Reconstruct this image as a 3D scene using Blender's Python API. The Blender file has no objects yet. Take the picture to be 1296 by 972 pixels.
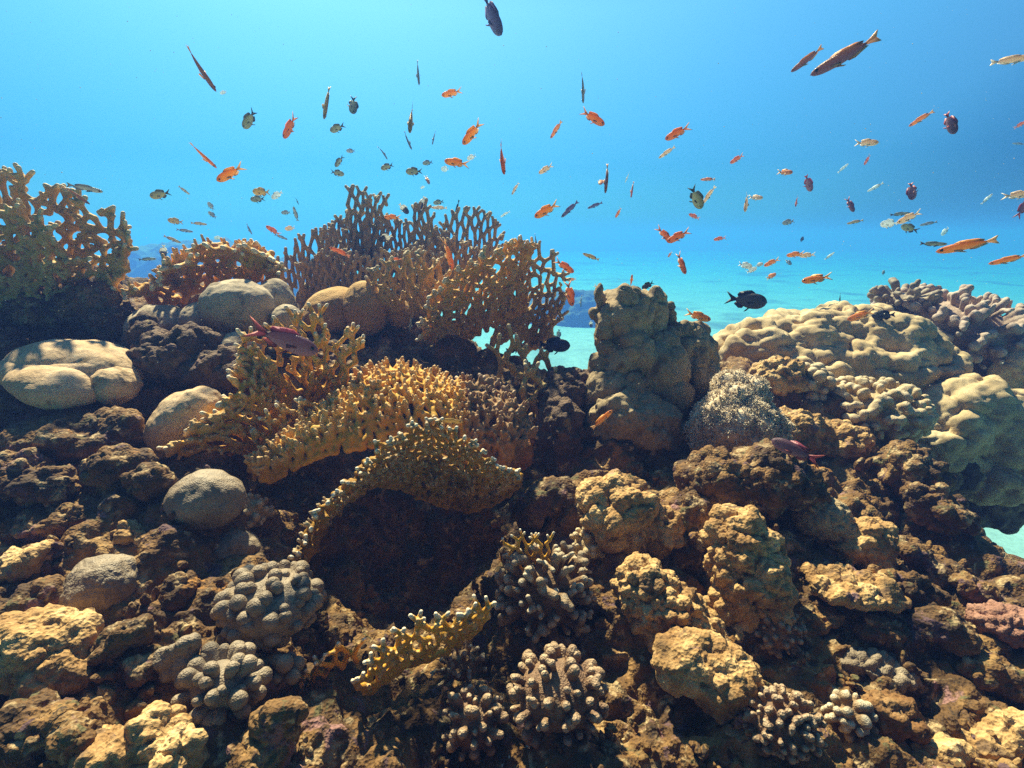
import bpy, math, random
import numpy as np
from mathutils import Vector, Matrix

# ------------------------------------------------------------------ camera, world, sun, exposure
scene = bpy.context.scene
COL = scene.collection
PITCH = math.radians(16.0)
cam_data = bpy.data.cameras.new('camera')
cam = bpy.data.objects.new('camera', cam_data)
COL.objects.link(cam)
cam.location = (0, 0, 0)
cam.rotation_euler = (math.radians(90) - PITCH, 0, 0)
cam_data.sensor_width = 36.0
cam_data.lens = 18.0
cam_data.clip_start = 0.02
cam_data.clip_end = 500.0
scene.camera = cam

SUN_EL = math.radians(49.0)
SUN_AZ = math.radians(-22.0)          # measured from +Y (ahead), negative = to the left
SUN_DIR = Vector((math.sin(SUN_AZ) * math.cos(SUN_EL), math.cos(SUN_AZ) * math.cos(SUN_EL), math.sin(SUN_EL)))

world = bpy.data.worlds.new('World')
scene.world = world
world.use_nodes = True
wn = world.node_tree
for n in list(wn.nodes):
    wn.nodes.remove(n)


def wnode(t, **kw):
    n = wn.nodes.new(t)
    for k, v in kw.items():
        setattr(n, k, v)
    return n


w_out = wnode('ShaderNodeOutputWorld')
w_bg = wnode('ShaderNodeBackground')
w_sky = wnode('ShaderNodeTexSky', sky_type='NISHITA')
w_sky.sun_disc = False
w_sky.sun_elevation = SUN_EL
w_sky.sun_rotation = SUN_AZ
w_sky.air_density = 1.0
w_sky.dust_density = 0.6
w_tc = wnode('ShaderNodeTexCoord')
w_dot = wnode('ShaderNodeVectorMath', operation='DOT_PRODUCT')
_h = Vector((math.sin(math.radians(-10)), math.cos(math.radians(-10)), 1.0)).normalized()
w_dot.inputs[1].default_value = _h
w_ramp = wnode('ShaderNodeValToRGB')       # water-column light, strongest towards the sun; warm shadow fill added behind the camera
r = w_ramp.color_ramp
r.elements[0].position = 0.0
r.elements[0].color = (0.052, 0.032, 0.018, 1)
r.elements[1].position = 1.0
r.elements[1].color = (0.55, 1.05, 1.15, 1)
for pos, colr in ((0.45, (0.045, 0.033, 0.025, 1)), (0.62, (0.055, 0.075, 0.10, 1)), (0.75, (0.17, 0.43, 0.62, 1)), (0.80, (0.33, 0.74, 0.92, 1)), (0.86, (0.33, 0.86, 1.02, 1)), (0.90, (0.38, 0.92, 1.05, 1))):
    e = r.elements.new(pos)
    e.color = colr
w_map = wnode('ShaderNodeMath', operation='MULTIPLY_ADD')
w_map.inputs[1].default_value = 0.5
w_map.inputs[2].default_value = 0.5
w_mul = wnode('ShaderNodeMix', data_type='RGBA', blend_type='MULTIPLY')
w_mul.inputs['Factor'].default_value = 1.0
L = wn.links.new
L(w_tc.outputs['Generated'], w_dot.inputs[0])
L(w_dot.outputs['Value'], w_map.inputs[0])
L(w_map.outputs[0], w_ramp.inputs[0])
L(w_sky.outputs[0], w_mul.inputs[6])
L(w_ramp.outputs[0], w_mul.inputs[7])
w_sep = wnode('ShaderNodeSeparateXYZ')
w_hor = wnode('ShaderNodeValToRGB')        # the level sight line runs through the most water: less light, least red
w_hor.color_ramp.elements[0].position = 0.0
w_hor.color_ramp.elements[0].color = (0.26, 0.44, 0.56, 1)
w_hor.color_ramp.elements[1].position = 0.34
w_hor.color_ramp.elements[1].color = (1, 1, 1, 1)
_e = w_hor.color_ramp.elements.new(0.12)
_e.color = (0.30, 0.52, 0.66, 1)
w_mul2 = wnode('ShaderNodeMix', data_type='RGBA', blend_type='MULTIPLY')
w_mul2.inputs['Factor'].default_value = 1.0
L(w_tc.outputs['Generated'], w_sep.inputs[0])
L(w_sep.outputs['Z'], w_hor.inputs[0])
L(w_mul.outputs[2], w_mul2.inputs[6])
L(w_hor.outputs[0], w_mul2.inputs[7])
L(w_mul2.outputs[2], w_bg.inputs[0])
w_bg.inputs[1].default_value = 0.06
L(w_bg.outputs[0], w_out.inputs[0])

sun_data = bpy.data.lights.new('sun', 'SUN')
sun_data.energy = 5.0
sun_data.angle = math.radians(1.6)
sun_data.color = (1.0, 0.80, 0.54)
sun = bpy.data.objects.new('sun', sun_data)
COL.objects.link(sun)
sun.rotation_euler = (-SUN_DIR).to_track_quat('-Z', 'Y').to_euler()

vs = scene.view_settings
vs.view_transform = 'Standard'
vs.look = 'None'
vs.exposure = 1.45
vs.gamma = 1.0
scene.render.engine = 'CYCLES'
cy = scene.cycles
cy.max_bounces = 4
cy.diffuse_bounces = 2
cy.glossy_bounces = 1
cy.transmission_bounces = 2
cy.transparent_max_bounces = 8
cy.volume_bounces = 1
cy.caustics_reflective = False
cy.caustics_refractive = False
cy.use_denoising = False
cy.denoiser = 'OPENIMAGEDENOISE'
cy.sample_clamp_indirect = 1.5
HAZE_DENSITY = 0.065
HAZE_COLOR = (0.050, 0.110, 0.36)
HAZE_ABSORB = (0.02, 0.55, 0.65)
HAZE_G = 0.35

# ------------------------------------------------------------------ places in the reef (camera stands at the origin)
FWD = np.array([0, math.cos(PITCH), -math.sin(PITCH)])
UPV = np.array([0, math.sin(PITCH), math.cos(PITCH)])
RGT = np.array([1.0, 0, 0])


def ray(px, py):
    return FWD + RGT * ((px - 648) / 648.0) + UPV * ((486 - py) / 648.0)


def P(px, py, d):
    return ray(px, py) * d


# ------------------------------------------------------------------ numeric helpers
def _hash(ix, iy, iz, seed):
    h = (ix.astype(np.uint32) * np.uint32(374761393) + iy.astype(np.uint32) * np.uint32(668265263)
         + iz.astype(np.uint32) * np.uint32(2147483647) + np.uint32((seed * 1274126177) & 0xffffffff))
    h = (h ^ (h >> np.uint32(13))) * np.uint32(1274126177)
    h = (h ^ (h >> np.uint32(16))) * np.uint32(2246822519)
    return h ^ (h >> np.uint32(13))


def vnoise(p, seed=0):
    """smooth value-gradient noise about -1..1"""
    i = np.floor(p).astype(np.int64)
    f = (p - i).astype(np.float32)
    u = f * f * f * (f * (f * 6 - 15) + 10)
    out = 0
    for dx in (0, 1):
        wx = u[:, 0] if dx else 1 - u[:, 0]
        for dy in (0, 1):
            wy = u[:, 1] if dy else 1 - u[:, 1]
            for dz in (0, 1):
                wz = u[:, 2] if dz else 1 - u[:, 2]
                h = _hash(i[:, 0] + dx, i[:, 1] + dy, i[:, 2] + dz, seed)
                gx = (h & np.uint32(255)).astype(np.float32) / 127.5 - 1
                gy = ((h >> np.uint32(8)) & np.uint32(255)).astype(np.float32) / 127.5 - 1
                gz = ((h >> np.uint32(16)) & np.uint32(255)).astype(np.float32) / 127.5 - 1
                out = out + wx * wy * wz * (gx * (f[:, 0] - dx) + gy * (f[:, 1] - dy) + gz * (f[:, 2] - dz))
    return out * 1.4


def fbm(p, octaves=4, seed=0, gain=0.5, ridged=False):
    s, a, tot = 0, 1.0, 0.0
    for o in range(octaves):
        n = vnoise(p * (2.03 ** o), seed + o * 17)
        if ridged:
            n = 1 - 2 * np.abs(n)
        s = s + a * n
        tot += a
        a *= gain
    return s / tot


def worley(p, seed=0):
    """distances to the nearest and second nearest of jittered points"""
    i = np.floor(p).astype(np.int64)
    f1 = np.full(len(p), 9.0, np.float32)
    f2 = np.full(len(p), 9.0, np.float32)
    for dx in (-1, 0, 1):
        for dy in (-1, 0, 1):
            for dz in (-1, 0, 1):
                cx, cy_, cz = i[:, 0] + dx, i[:, 1] + dy, i[:, 2] + dz
                h = _hash(cx, cy_, cz, seed)
                qx = cx + (h & np.uint32(1023)).astype(np.float32) / 1023
                qy = cy_ + ((h >> np.uint32(10)) & np.uint32(1023)).astype(np.float32) / 1023
                qz = cz + ((h >> np.uint32(20)) & np.uint32(1023)).astype(np.float32) / 1023
                d = np.sqrt((p[:, 0] - qx) ** 2 + (p[:, 1] - qy) ** 2 + (p[:, 2] - qz) ** 2).astype(np.float32)
                f2 = np.minimum(f2, np.maximum(f1, d))
                f1 = np.minimum(f1, d)
    return f1, f2


def normals_of(v, f):
    n = np.zeros_like(v)
    if f.shape[1] == 4:
        fn = np.cross(v[f[:, 2]] - v[f[:, 0]], v[f[:, 3]] - v[f[:, 1]])
    else:
        fn = np.cross(v[f[:, 1]] - v[f[:, 0]], v[f[:, 2]] - v[f[:, 0]])
    for k in range(f.shape[1]):
        for a in range(3):
            n[:, a] += np.bincount(f[:, k], fn[:, a], len(v))
    return n / (np.linalg.norm(n, axis=1, keepdims=True) + 1e-12)


def mesh_data(name, v, f, mat, smooth=True, attrs=None):
    me = bpy.data.meshes.new(name)
    v = np.ascontiguousarray(v, np.float32)
    f = np.ascontiguousarray(f, np.int32)
    k = f.shape[1]
    me.vertices.add(len(v))
    me.vertices.foreach_set('co', v.ravel())
    me.loops.add(len(f) * k)
    me.loops.foreach_set('vertex_index', f.ravel())
    me.polygons.add(len(f))
    me.polygons.foreach_set('loop_start', np.arange(0, len(f) * k, k, dtype=np.int32))
    me.update(calc_edges=True)
    me.polygons.foreach_set('use_smooth', np.full(len(f), smooth))
    for an, av in (attrs or {}).items():
        av = np.asarray(av, np.float32)
        if av.ndim == 1:
            a = me.attributes.new(an, 'FLOAT', 'POINT')
            a.data.foreach_set('value', av)
        else:
            a = me.attributes.new(an, 'FLOAT_COLOR', 'POINT')
            a.data.foreach_set('color', np.ascontiguousarray(av).ravel())
    if mat:
        me.materials.append(mat)
    me.validate()
    return me


def tag(o, label=None, cat=None, group=None, kind=None):
    if label:
        o['label'] = label
    if cat:
        o['category'] = cat
    if group:
        o['group'] = group
    if kind:
        o['kind'] = kind
    return o


def obj(name, v, f, mat, parent=None, origin=None, **kw):
    """ONE mesh object; its origin sits at origin (default: foot of its box)"""
    v = np.asarray(v, float)
    if parent is not None:
        o0 = np.array(parent.location)
    elif origin is None:
        o0 = np.array([(v[:, 0].min() + v[:, 0].max()) / 2, (v[:, 1].min() + v[:, 1].max()) / 2, v[:, 2].min()])
    else:
        o0 = np.array(origin, float)
    o = bpy.data.objects.new(name, mesh_data(name, v - o0, f, mat, **kw))
    COL.objects.link(o)
    if parent is not None:
        o.parent = parent
    else:
        o.location = o0
    return o


def empty(name, loc):
    o = bpy.data.objects.new(name, None)
    o.empty_display_size = 0.05
    COL.objects.link(o)
    o.location = [float(x) for x in loc]
    return o


# ---- implicit surfaces: a grid of distances, unions of capsules / ellipsoids, then surface nets
class Field:
    def __init__(self, lo, hi, h):
        self.h = h
        self.lo = np.array(lo, float) - 3 * h
        self.n = np.ceil((np.array(hi, float) + 3 * h - self.lo) / h).astype(int) + 1
        self.F = np.full(self.n, 1.0, np.float32)

    def _win(self, lo, hi):
        a = np.clip(np.floor((lo - self.lo) / self.h).astype(int), 0, self.n)
        b = np.clip(np.ceil((hi - self.lo) / self.h).astype(int) + 1, 0, self.n)
        ax = [self.lo[k] + self.h * np.arange(a[k], b[k]) for k in range(3)]
        return tuple(slice(a[k], b[k]) for k in range(3)), ax

    def _mix(self, sl, d, k):
        f = self.F[sl]
        if k > 0:
            hh = np.maximum(k - np.abs(f - d), 0) / k
            self.F[sl] = np.minimum(f, d) - hh * hh * k * 0.25
        else:
            self.F[sl] = np.minimum(f, d)

    def capsule(self, a, b, ra, rb, k=0.0):
        r = max(ra, rb) + max(2.5 * self.h, k)
        sl, (x, y, z) = self._win(np.minimum(a, b) - r, np.maximum(a, b) + r)
        if min(len(x), len(y), len(z)) == 0:
            return
        ba = b - a
        L2 = max(float(ba @ ba), 1e-12)
        X, Y, Z = x[:, None, None] - a[0], y[None, :, None] - a[1], z[None, None, :] - a[2]
        t = np.clip((X * ba[0] + Y * ba[1] + Z * ba[2]) / L2, 0, 1)
        d = np.sqrt((X - t * ba[0]) ** 2 + (Y - t * ba[1]) ** 2 + (Z - t * ba[2]) ** 2) - (ra + (rb - ra) * t)
        self._mix(sl, d.astype(np.float32), k)

    def ellipsoid(self, c, rad, rot=None, k=0.0):
        c = np.asarray(c, float)
        rad = np.asarray(rad, float)
        R = np.eye(3) if rot is None else rot
        m = rad.max() + max(2.5 * self.h, k)
        sl, (x, y, z) = self._win(c - m, c + m)
        if min(len(x), len(y), len(z)) == 0:
            return
        X, Y, Z = x[:, None, None] - c[0], y[None, :, None] - c[1], z[None, None, :] - c[2]
        q = [(R[0, j] * X + R[1, j] * Y + R[2, j] * Z) / rad[j] for j in range(3)]
        kk = np.sqrt(q[0] ** 2 + q[1] ** 2 + q[2] ** 2)
        g = np.sqrt((q[0] / rad[0]) ** 2 + (q[1] / rad[1]) ** 2 + (q[2] / rad[2]) ** 2) + 1e-9
        d = kk * (kk - 1) / g
        self._mix(sl, d.astype(np.float32), k)

    def mesh(self):
        F = self.F
        F[0], F[-1] = 1, 1
        F[:, 0], F[:, -1] = 1, 1
        F[:, :, 0], F[:, :, -1] = 1, 1
        nx, ny, nz = F.shape
        S = F < 0
        cnt = np.zeros((nx - 1, ny - 1, nz - 1), np.uint8)
        cs = [(i, j, k) for i in (0, 1) for j in (0, 1) for k in (0, 1)]
        for i, j, k in cs:
            cnt += S[i:nx - 1 + i, j:ny - 1 + j, k:nz - 1 + k]
        act = np.argwhere((cnt > 0) & (cnt < 8))
        if len(act) == 0:
            raise ValueError('empty field')
        idx = np.full(cnt.shape, -1, np.int32)
        idx[act[:, 0], act[:, 1], act[:, 2]] = np.arange(len(act))
        vals = {c: F[act[:, 0] + c[0], act[:, 1] + c[1], act[:, 2] + c[2]] for c in cs}
        acc = np.zeros((len(act), 3))
        num = np.zeros(len(act))
        for a in cs:
            for ax in range(3):
                if a[ax] == 0:
                    b = list(a)
                    b[ax] = 1
                    va, vb = vals[a], vals[tuple(b)]
                    m = (va < 0) != (vb < 0)
                    t = np.where(m, va / np.where(m, va - vb, 1), 0)
                    p = np.tile(np.array(a, float), (len(act), 1))
                    p[:, ax] = t
                    acc[m] += p[m]
                    num[m] += 1
        v = self.lo + (act + acc / num[:, None]) * self.h
        quads = []
        for ax in range(3):
            o1, o2 = (ax + 1) % 3, (ax + 2) % 3
            s0 = [slice(None)] * 3
            s1 = [slice(None)] * 3
            s0[ax], s1[ax] = slice(0, -1), slice(1, None)
            A, B = S[tuple(s0)], S[tuple(s1)]
            e = np.argwhere(A != B)
            e = e[(e[:, o1] > 0) & (e[:, o2] > 0)]
            flip = A[e[:, 0], e[:, 1], e[:, 2]]

            def cell(d1, d2):
                q = e.copy()
                q[:, o1] -= d1
                q[:, o2] -= d2
                return idx[q[:, 0], q[:, 1], q[:, 2]]
            q = np.stack([cell(1, 1), cell(0, 1), cell(0, 0), cell(1, 0)], 1)
            q[~flip] = q[~flip][:, ::-1]
            quads.append(q)
        return v, np.concatenate(quads)


def roughen(v, f, *terms):
    """push vertices along their normals by the sum of the terms (each a function of the position)"""
    n = normals_of(v, f)
    d = sum(t(v) for t in terms)
    return v + n * d[:, None]


_ico = {}


def icosphere(sub):
    if sub not in _ico:
        t = (1 + 5 ** .5) / 2
        v = [(-1, t, 0), (1, t, 0), (-1, -t, 0), (1, -t, 0), (0, -1, t), (0, 1, t), (0, -1, -t), (0, 1, -t), (t, 0, -1), (t, 0, 1), (-t, 0, -1), (-t, 0, 1)]
        f = [(0, 11, 5), (0, 5, 1), (0, 1, 7), (0, 7, 10), (0, 10, 11), (1, 5, 9), (5, 11, 4), (11, 10, 2), (10, 7, 6), (7, 1, 8),
             (3, 9, 4), (3, 4, 2), (3, 2, 6), (3, 6, 8), (3, 8, 9), (4, 9, 5), (2, 4, 11), (6, 2, 10), (8, 6, 7), (9, 8, 1)]
        v = np.array(v, float)
        v /= np.linalg.norm(v, axis=1, keepdims=True)
        f = np.array(f)
        for _ in range(sub):
            e = np.sort(np.concatenate([f[:, [0, 1]], f[:, [1, 2]], f[:, [2, 0]]]), axis=1)
            key = e[:, 0] * len(v) + e[:, 1]
            uk, inv = np.unique(key, return_inverse=True)
            m = (v[uk // len(v)] + v[uk % len(v)])
            m /= np.linalg.norm(m, axis=1, keepdims=True)
            n0 = len(v)
            v = np.concatenate([v, m])
            k = len(f)
            a, b, c = inv[:k] + n0, inv[k:2 * k] + n0, inv[2 * k:] + n0
            f = np.concatenate([np.stack([f[:, 0], a, c], 1), np.stack([f[:, 1], b, a], 1), np.stack([f[:, 2], c, b], 1), np.stack([a, b, c], 1)])
        _ico[sub] = (v, f)
    return _ico[sub]


def rot_xyz(x, y, z):
    from mathutils import Euler
    return np.array(Euler((math.radians(x), math.radians(y), math.radians(z))).to_matrix())


def catmull(pts, n):
    """n points along a smooth curve through pts, evenly by parameter length"""
    p = np.array(pts, float)
    d = np.concatenate([[0], np.cumsum(np.linalg.norm(np.diff(p, axis=0), axis=1))])
    q = np.concatenate([[2 * p[0] - p[1]], p, [2 * p[-1] - p[-2]]])
    t = np.linspace(0, d[-1], n)
    i = np.clip(np.searchsorted(d, t, side='right') - 1, 0, len(p) - 2)
    u = ((t - d[i]) / (d[i + 1] - d[i]))[:, None]
    a, b, c, e = q[i], q[i + 1], q[i + 2], q[i + 3]
    return 0.5 * (2 * b + (c - a) * u + (2 * a - 5 * b + 4 * c - e) * u ** 2 + (3 * b - a - 3 * c + e) * u ** 3)


# ------------------------------------------------------------------ materials
def new_mat(name):
    m = bpy.data.materials.new(name)
    m.use_nodes = True
    nt = m.node_tree
    b = nt.nodes['Principled BSDF']
    return m, nt, b


def ramp(nt, stops, src):
    n = nt.nodes.new('ShaderNodeValToRGB')
    e = n.color_ramp.elements
    e[0].position, e[0].color = stops[0][0], (*stops[0][1], 1)
    e[1].position, e[1].color = stops[-1][0], (*stops[-1][1], 1)
    for p, c in stops[1:-1]:
        x = e.new(p)
        x.color = (*c, 1)
    nt.links.new(src, n.inputs[0])
    return n.outputs[0]


def noise(nt, scale, detail=6, rough=0.6, dist=0.0, coord=None):
    n = nt.nodes.new('ShaderNodeTexNoise')
    n.inputs['Scale'].default_value = scale
    n.inputs['Detail'].default_value = detail
    n.inputs['Roughness'].default_value = rough
    n.inputs['Distortion'].default_value = dist
    if coord is not None:
        nt.links.new(coord, n.inputs['Vector'])
    return n.outputs['Fac']


def voro(nt, scale, coord=None, feature='F1', out='Distance', rnd=1.0):
    n = nt.nodes.new('ShaderNodeTexVoronoi')
    n.feature = feature
    n.inputs['Scale'].default_value = scale
    n.inputs['Randomness'].default_value = rnd
    if coord is not None:
        nt.links.new(coord, n.inputs['Vector'])
    return n.outputs[out]


def mix(nt, fac, a, b, mode='MIX'):
    n = nt.nodes.new('ShaderNodeMix')
    n.data_type = 'RGBA'
    n.blend_type = mode
    for s, i in ((fac, 0), (a, 6), (b, 7)):
        if isinstance(s, (int, float)):
            n.inputs[i].default_value = s
        elif isinstance(s, tuple):
            n.inputs[i].default_value = (*s, 1)
        else:
            nt.links.new(s, n.inputs[i])
    return n.outputs[2]


def math_n(nt, op, a, b=None, clamp=False):
    n = nt.nodes.new('ShaderNodeMath')
    n.operation = op
    n.use_clamp = clamp
    for i, s in enumerate((a, b)):
        if s is None:
            continue
        if isinstance(s, (int, float)):
            n.inputs[i].default_value = s
        else:
            nt.links.new(s, n.inputs[i])
    return n.outputs[0]


def bump(nt, b, heights):
    prev = None
    for h, st, dist in heights:
        n = nt.nodes.new('ShaderNodeBump')
        n.inputs['Strength'].default_value = st
        n.inputs['Distance'].default_value = dist
        nt.links.new(h, n.inputs['Height'])
        if prev:
            nt.links.new(prev, n.inputs['Normal'])
        prev = n.outputs[0]
    nt.links.new(prev, b.inputs['Normal'])


def pos(nt):
    return nt.nodes.new('ShaderNodeNewGeometry').outputs['Position']


def attr(nt, name, out='Fac'):
    n = nt.nodes.new('ShaderNodeAttribute')
    n.attribute_name = name
    return n.outputs[out]


def coral_mat(name, stops, scale=9.0, pit=260.0, pit_str=0.5, grain=70.0, blot=None, rough=0.8, tip=None, spec=0.25, gb=0.5):
    """living coral or rock: broad colour drift, blotches of encrusting growth, small pits and grain"""
    m, nt, b = new_mat(name)
    c = pos(nt)
    n1 = noise(nt, scale, 7, 0.65, 0.4, c)
    colr = ramp(nt, stops, n1)
    g = noise(nt, grain, 5, 0.7, 0.0, c)
    colr = mix(nt, 0.55, colr, ramp(nt, [(0.30, (0.55, 0.55, 0.55)), (0.70, (1.25, 1.25, 1.25))], g), 'MULTIPLY')
    for bc, bs, lo, hi in (blot or []):
        k = noise(nt, bs, 5, 0.6, 0.6, c)
        colr = mix(nt, ramp(nt, [(lo, (0, 0, 0)), (hi, (1, 1, 1))], k), colr, bc)
    v = voro(nt, pit, c)
    colr = mix(nt, 0.35, colr, ramp(nt, [(0.0, (0.55, 0.5, 0.45)), (0.45, (1.1, 1.1, 1.1))], v), 'MULTIPLY')
    if tip:
        colr = mix(nt, attr(nt, 'tip'), colr, tip)
    nt.links.new(colr, b.inputs['Base Color'])
    b.inputs['Roughness'].default_value = rough
    b.inputs['Specular IOR Level'].default_value = spec
    bump(nt, b, [(noise(nt, grain * 0.7, 6, 0.7, 0.0, c), gb, 0.012), (v, pit_str, 0.004)])
    return m


M = {}
M['reef'] = coral_mat('reef_rock_skin', [(0.25, (0.028, 0.017, 0.010)), (0.42, (0.085, 0.045, 0.018)), (0.53, (0.175, 0.090, 0.030)), (0.65, (0.33, 0.190, 0.068)), (0.80, (0.48, 0.35, 0.19))],
                      scale=8, pit=150, pit_str=0.8, grain=48,
                      blot=[((0.11, 0.06, 0.065), 17.0, 0.60, 0.64), ((0.30, 0.14, 0.035), 13.0, 0.63, 0.67), ((0.11, 0.095, 0.04), 21.0, 0.60, 0.65), ((0.42, 0.30, 0.16), 24.0, 0.56, 0.66), ((0.26, 0.135, 0.12), 10.0, 0.63, 0.66), ((0.045, 0.028, 0.016), 33.0, 0.60, 0.66)])
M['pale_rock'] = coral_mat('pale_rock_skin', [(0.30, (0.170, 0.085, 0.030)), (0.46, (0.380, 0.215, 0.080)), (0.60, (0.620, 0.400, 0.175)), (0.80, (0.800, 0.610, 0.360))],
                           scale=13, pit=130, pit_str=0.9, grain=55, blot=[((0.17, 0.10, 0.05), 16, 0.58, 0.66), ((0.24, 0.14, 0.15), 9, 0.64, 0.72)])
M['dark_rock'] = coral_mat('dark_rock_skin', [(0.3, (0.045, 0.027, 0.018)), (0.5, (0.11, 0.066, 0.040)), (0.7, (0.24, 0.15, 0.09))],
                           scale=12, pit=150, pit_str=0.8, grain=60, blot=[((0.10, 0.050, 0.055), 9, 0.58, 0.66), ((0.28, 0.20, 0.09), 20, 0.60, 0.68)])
M['orange_rock'] = coral_mat('orange_growth', [(0.3, (0.10, 0.045, 0.015)), (0.5, (0.21, 0.10, 0.032)), (0.7, (0.33, 0.19, 0.08))], scale=16, pit=170, grain=70)
M['fire'] = coral_mat('fire_coral_gold', [(0.3, (0.418, 0.193, 0.013)), (0.5, (0.638, 0.330, 0.026)), (0.7, (0.770, 0.440, 0.061))], scale=8, pit=330, pit_str=0.25, grain=80, tip=(0.86, 0.78, 0.62), rough=0.65, gb=0.2)
M['fire_dark'] = coral_mat('fire_coral_shaded', [(0.3, (0.22, 0.105, 0.010)), (0.5, (0.36, 0.185, 0.02)), (0.7, (0.46, 0.26, 0.04))], scale=8, pit=330, pit_str=0.25, grain=80, tip=(0.90, 0.84, 0.70), rough=0.65, gb=0.2)  # darker copy of the gold: the hanging sheet's shade put into the colour
M['fire_brown'] = coral_mat('fire_coral_brown', [(0.3, (0.25, 0.18, 0.08)), (0.5, (0.37, 0.275, 0.13)), (0.7, (0.47, 0.36, 0.19))], scale=7, pit=330, pit_str=0.25, grain=70, tip=(0.56, 0.44, 0.26), rough=0.7, gb=0.2)
M['fire_tan'] = coral_mat('fire_coral_tan', [(0.3, (0.36, 0.215, 0.055)), (0.5, (0.52, 0.325, 0.085)), (0.7, (0.62, 0.42, 0.14))], scale=7, pit=330, pit_str=0.25, grain=70, tip=(0.70, 0.60, 0.40), rough=0.7, gb=0.2)
M['fire_maroon'] = coral_mat('fire_coral_maroon', [(0.3, (0.18, 0.085, 0.035)), (0.5, (0.30, 0.16, 0.06)), (0.7, (0.40, 0.24, 0.10))], scale=9, pit=330, pit_str=0.25, grain=80, tip=(0.60, 0.46, 0.34), rough=0.7, gb=0.2)
M['porites'] = coral_mat('massive_coral_beige', [(0.3, (0.461, 0.307, 0.166)), (0.5, (0.627, 0.435, 0.256)), (0.7, (0.755, 0.550, 0.358))], scale=5, pit=430, pit_str=0.4, blot=[((0.30, 0.21, 0.12), 17, 0.60, 0.66), ((0.60, 0.49, 0.34), 38, 0.62, 0.68)], grain=120, rough=0.85, spec=0.15, gb=0.14)
M['porites_grey'] = coral_mat('massive_coral_grey', [(0.3, (0.363, 0.286, 0.198)), (0.5, (0.484, 0.391, 0.275)), (0.7, (0.583, 0.484, 0.352))], scale=6, pit=430, pit_str=0.4, blot=[((0.24, 0.19, 0.13), 19, 0.58, 0.66), ((0.46, 0.38, 0.28), 40, 0.62, 0.68)], grain=120, rough=0.85, spec=0.15, gb=0.14)
M['porites_tan'] = coral_mat('massive_coral_tan', [(0.3, (0.360, 0.204, 0.072)), (0.5, (0.504, 0.312, 0.120)), (0.7, (0.624, 0.408, 0.180))], scale=6, pit=230, pit_str=0.7, grain=120, rough=0.85, spec=0.15, gb=0.14)
M['porites_olive'] = coral_mat('massive_coral_olive', [(0.28, (0.23, 0.16, 0.085)), (0.5, (0.36, 0.265, 0.15)), (0.72, (0.50, 0.385, 0.235))], scale=8, pit=300, pit_str=0.5, grain=60, blot=[((0.13, 0.09, 0.05), 10, 0.58, 0.7)], rough=0.85, gb=0.14)
M['mound'] = coral_mat('mound_coral_yellow', [(0.3, (0.402, 0.282, 0.144)), (0.5, (0.564, 0.408, 0.224)), (0.7, (0.713, 0.552, 0.333))], scale=6, pit=430, pit_str=0.4, blot=[((0.30, 0.22, 0.12), 14, 0.60, 0.68), ((0.62, 0.50, 0.31), 36, 0.62, 0.68)], grain=80, rough=0.85, gb=0.14)
M['pocillo'] = coral_mat('branching_coral_mauve', [(0.3, (0.241, 0.161, 0.127)), (0.5, (0.380, 0.265, 0.207)), (0.7, (0.517, 0.380, 0.299))], scale=9, pit=300, pit_str=0.5, grain=70, tip=(0.58, 0.46, 0.38), rough=0.8)
M['knob_tan'] = coral_mat('knob_coral_tan', [(0.3, (0.345, 0.230, 0.115)), (0.5, (0.483, 0.345, 0.184)), (0.7, (0.621, 0.471, 0.276))], scale=9, pit=300, pit_str=0.4, grain=70, tip=(0.64, 0.52, 0.36), rough=0.8)
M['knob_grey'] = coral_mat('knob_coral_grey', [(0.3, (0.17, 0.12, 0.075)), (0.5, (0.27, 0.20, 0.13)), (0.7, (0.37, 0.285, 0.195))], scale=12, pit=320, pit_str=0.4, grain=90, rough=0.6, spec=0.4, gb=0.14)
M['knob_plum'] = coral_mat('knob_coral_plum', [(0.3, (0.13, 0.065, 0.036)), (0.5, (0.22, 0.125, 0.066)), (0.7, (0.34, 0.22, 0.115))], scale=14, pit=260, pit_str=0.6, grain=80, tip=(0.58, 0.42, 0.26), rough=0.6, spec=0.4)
M['finger'] = coral_mat('finger_coral_brown', [(0.3, (0.16, 0.09, 0.045)), (0.5, (0.26, 0.16, 0.08)), (0.7, (0.36, 0.23, 0.12))], scale=12, pit=330, pit_str=0.4, grain=80, tip=(0.74, 0.64, 0.46), rough=0.7)
M['soft'] = coral_mat('soft_coral_cream', [(0.3, (0.58, 0.43, 0.27)), (0.5, (0.74, 0.58, 0.40)), (0.7, (0.82, 0.68, 0.50))], scale=18, pit=200, pit_str=0.3, grain=90, tip=(0.86, 0.76, 0.60), rough=0.8)
M['sponge'] = coral_mat('sponge_orange', [(0.3, (0.25, 0.10, 0.03)), (0.5, (0.40, 0.18, 0.06)), (0.7, (0.52, 0.28, 0.11))], scale=14, pit=200, pit_str=0.6, grain=70)
M['pink'] = coral_mat('encrusting_pink', [(0.3, (0.20, 0.09, 0.06)), (0.5, (0.32, 0.16, 0.11)), (0.7, (0.42, 0.24, 0.17))], scale=10, pit=200, grain=70)
M['sand'] = coral_mat('sand_skin', [(0.3, (0.25, 0.36, 0.35)), (0.5, (0.31, 0.43, 0.41)), (0.7, (0.36, 0.48, 0.46))], scale=0.8, pit=20, pit_str=0.2, grain=5)  # the water's cyan tint is put into the sand's base colour
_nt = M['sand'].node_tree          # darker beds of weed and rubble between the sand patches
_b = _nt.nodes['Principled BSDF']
_src = _b.inputs['Base Color'].links[0].from_socket
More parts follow.
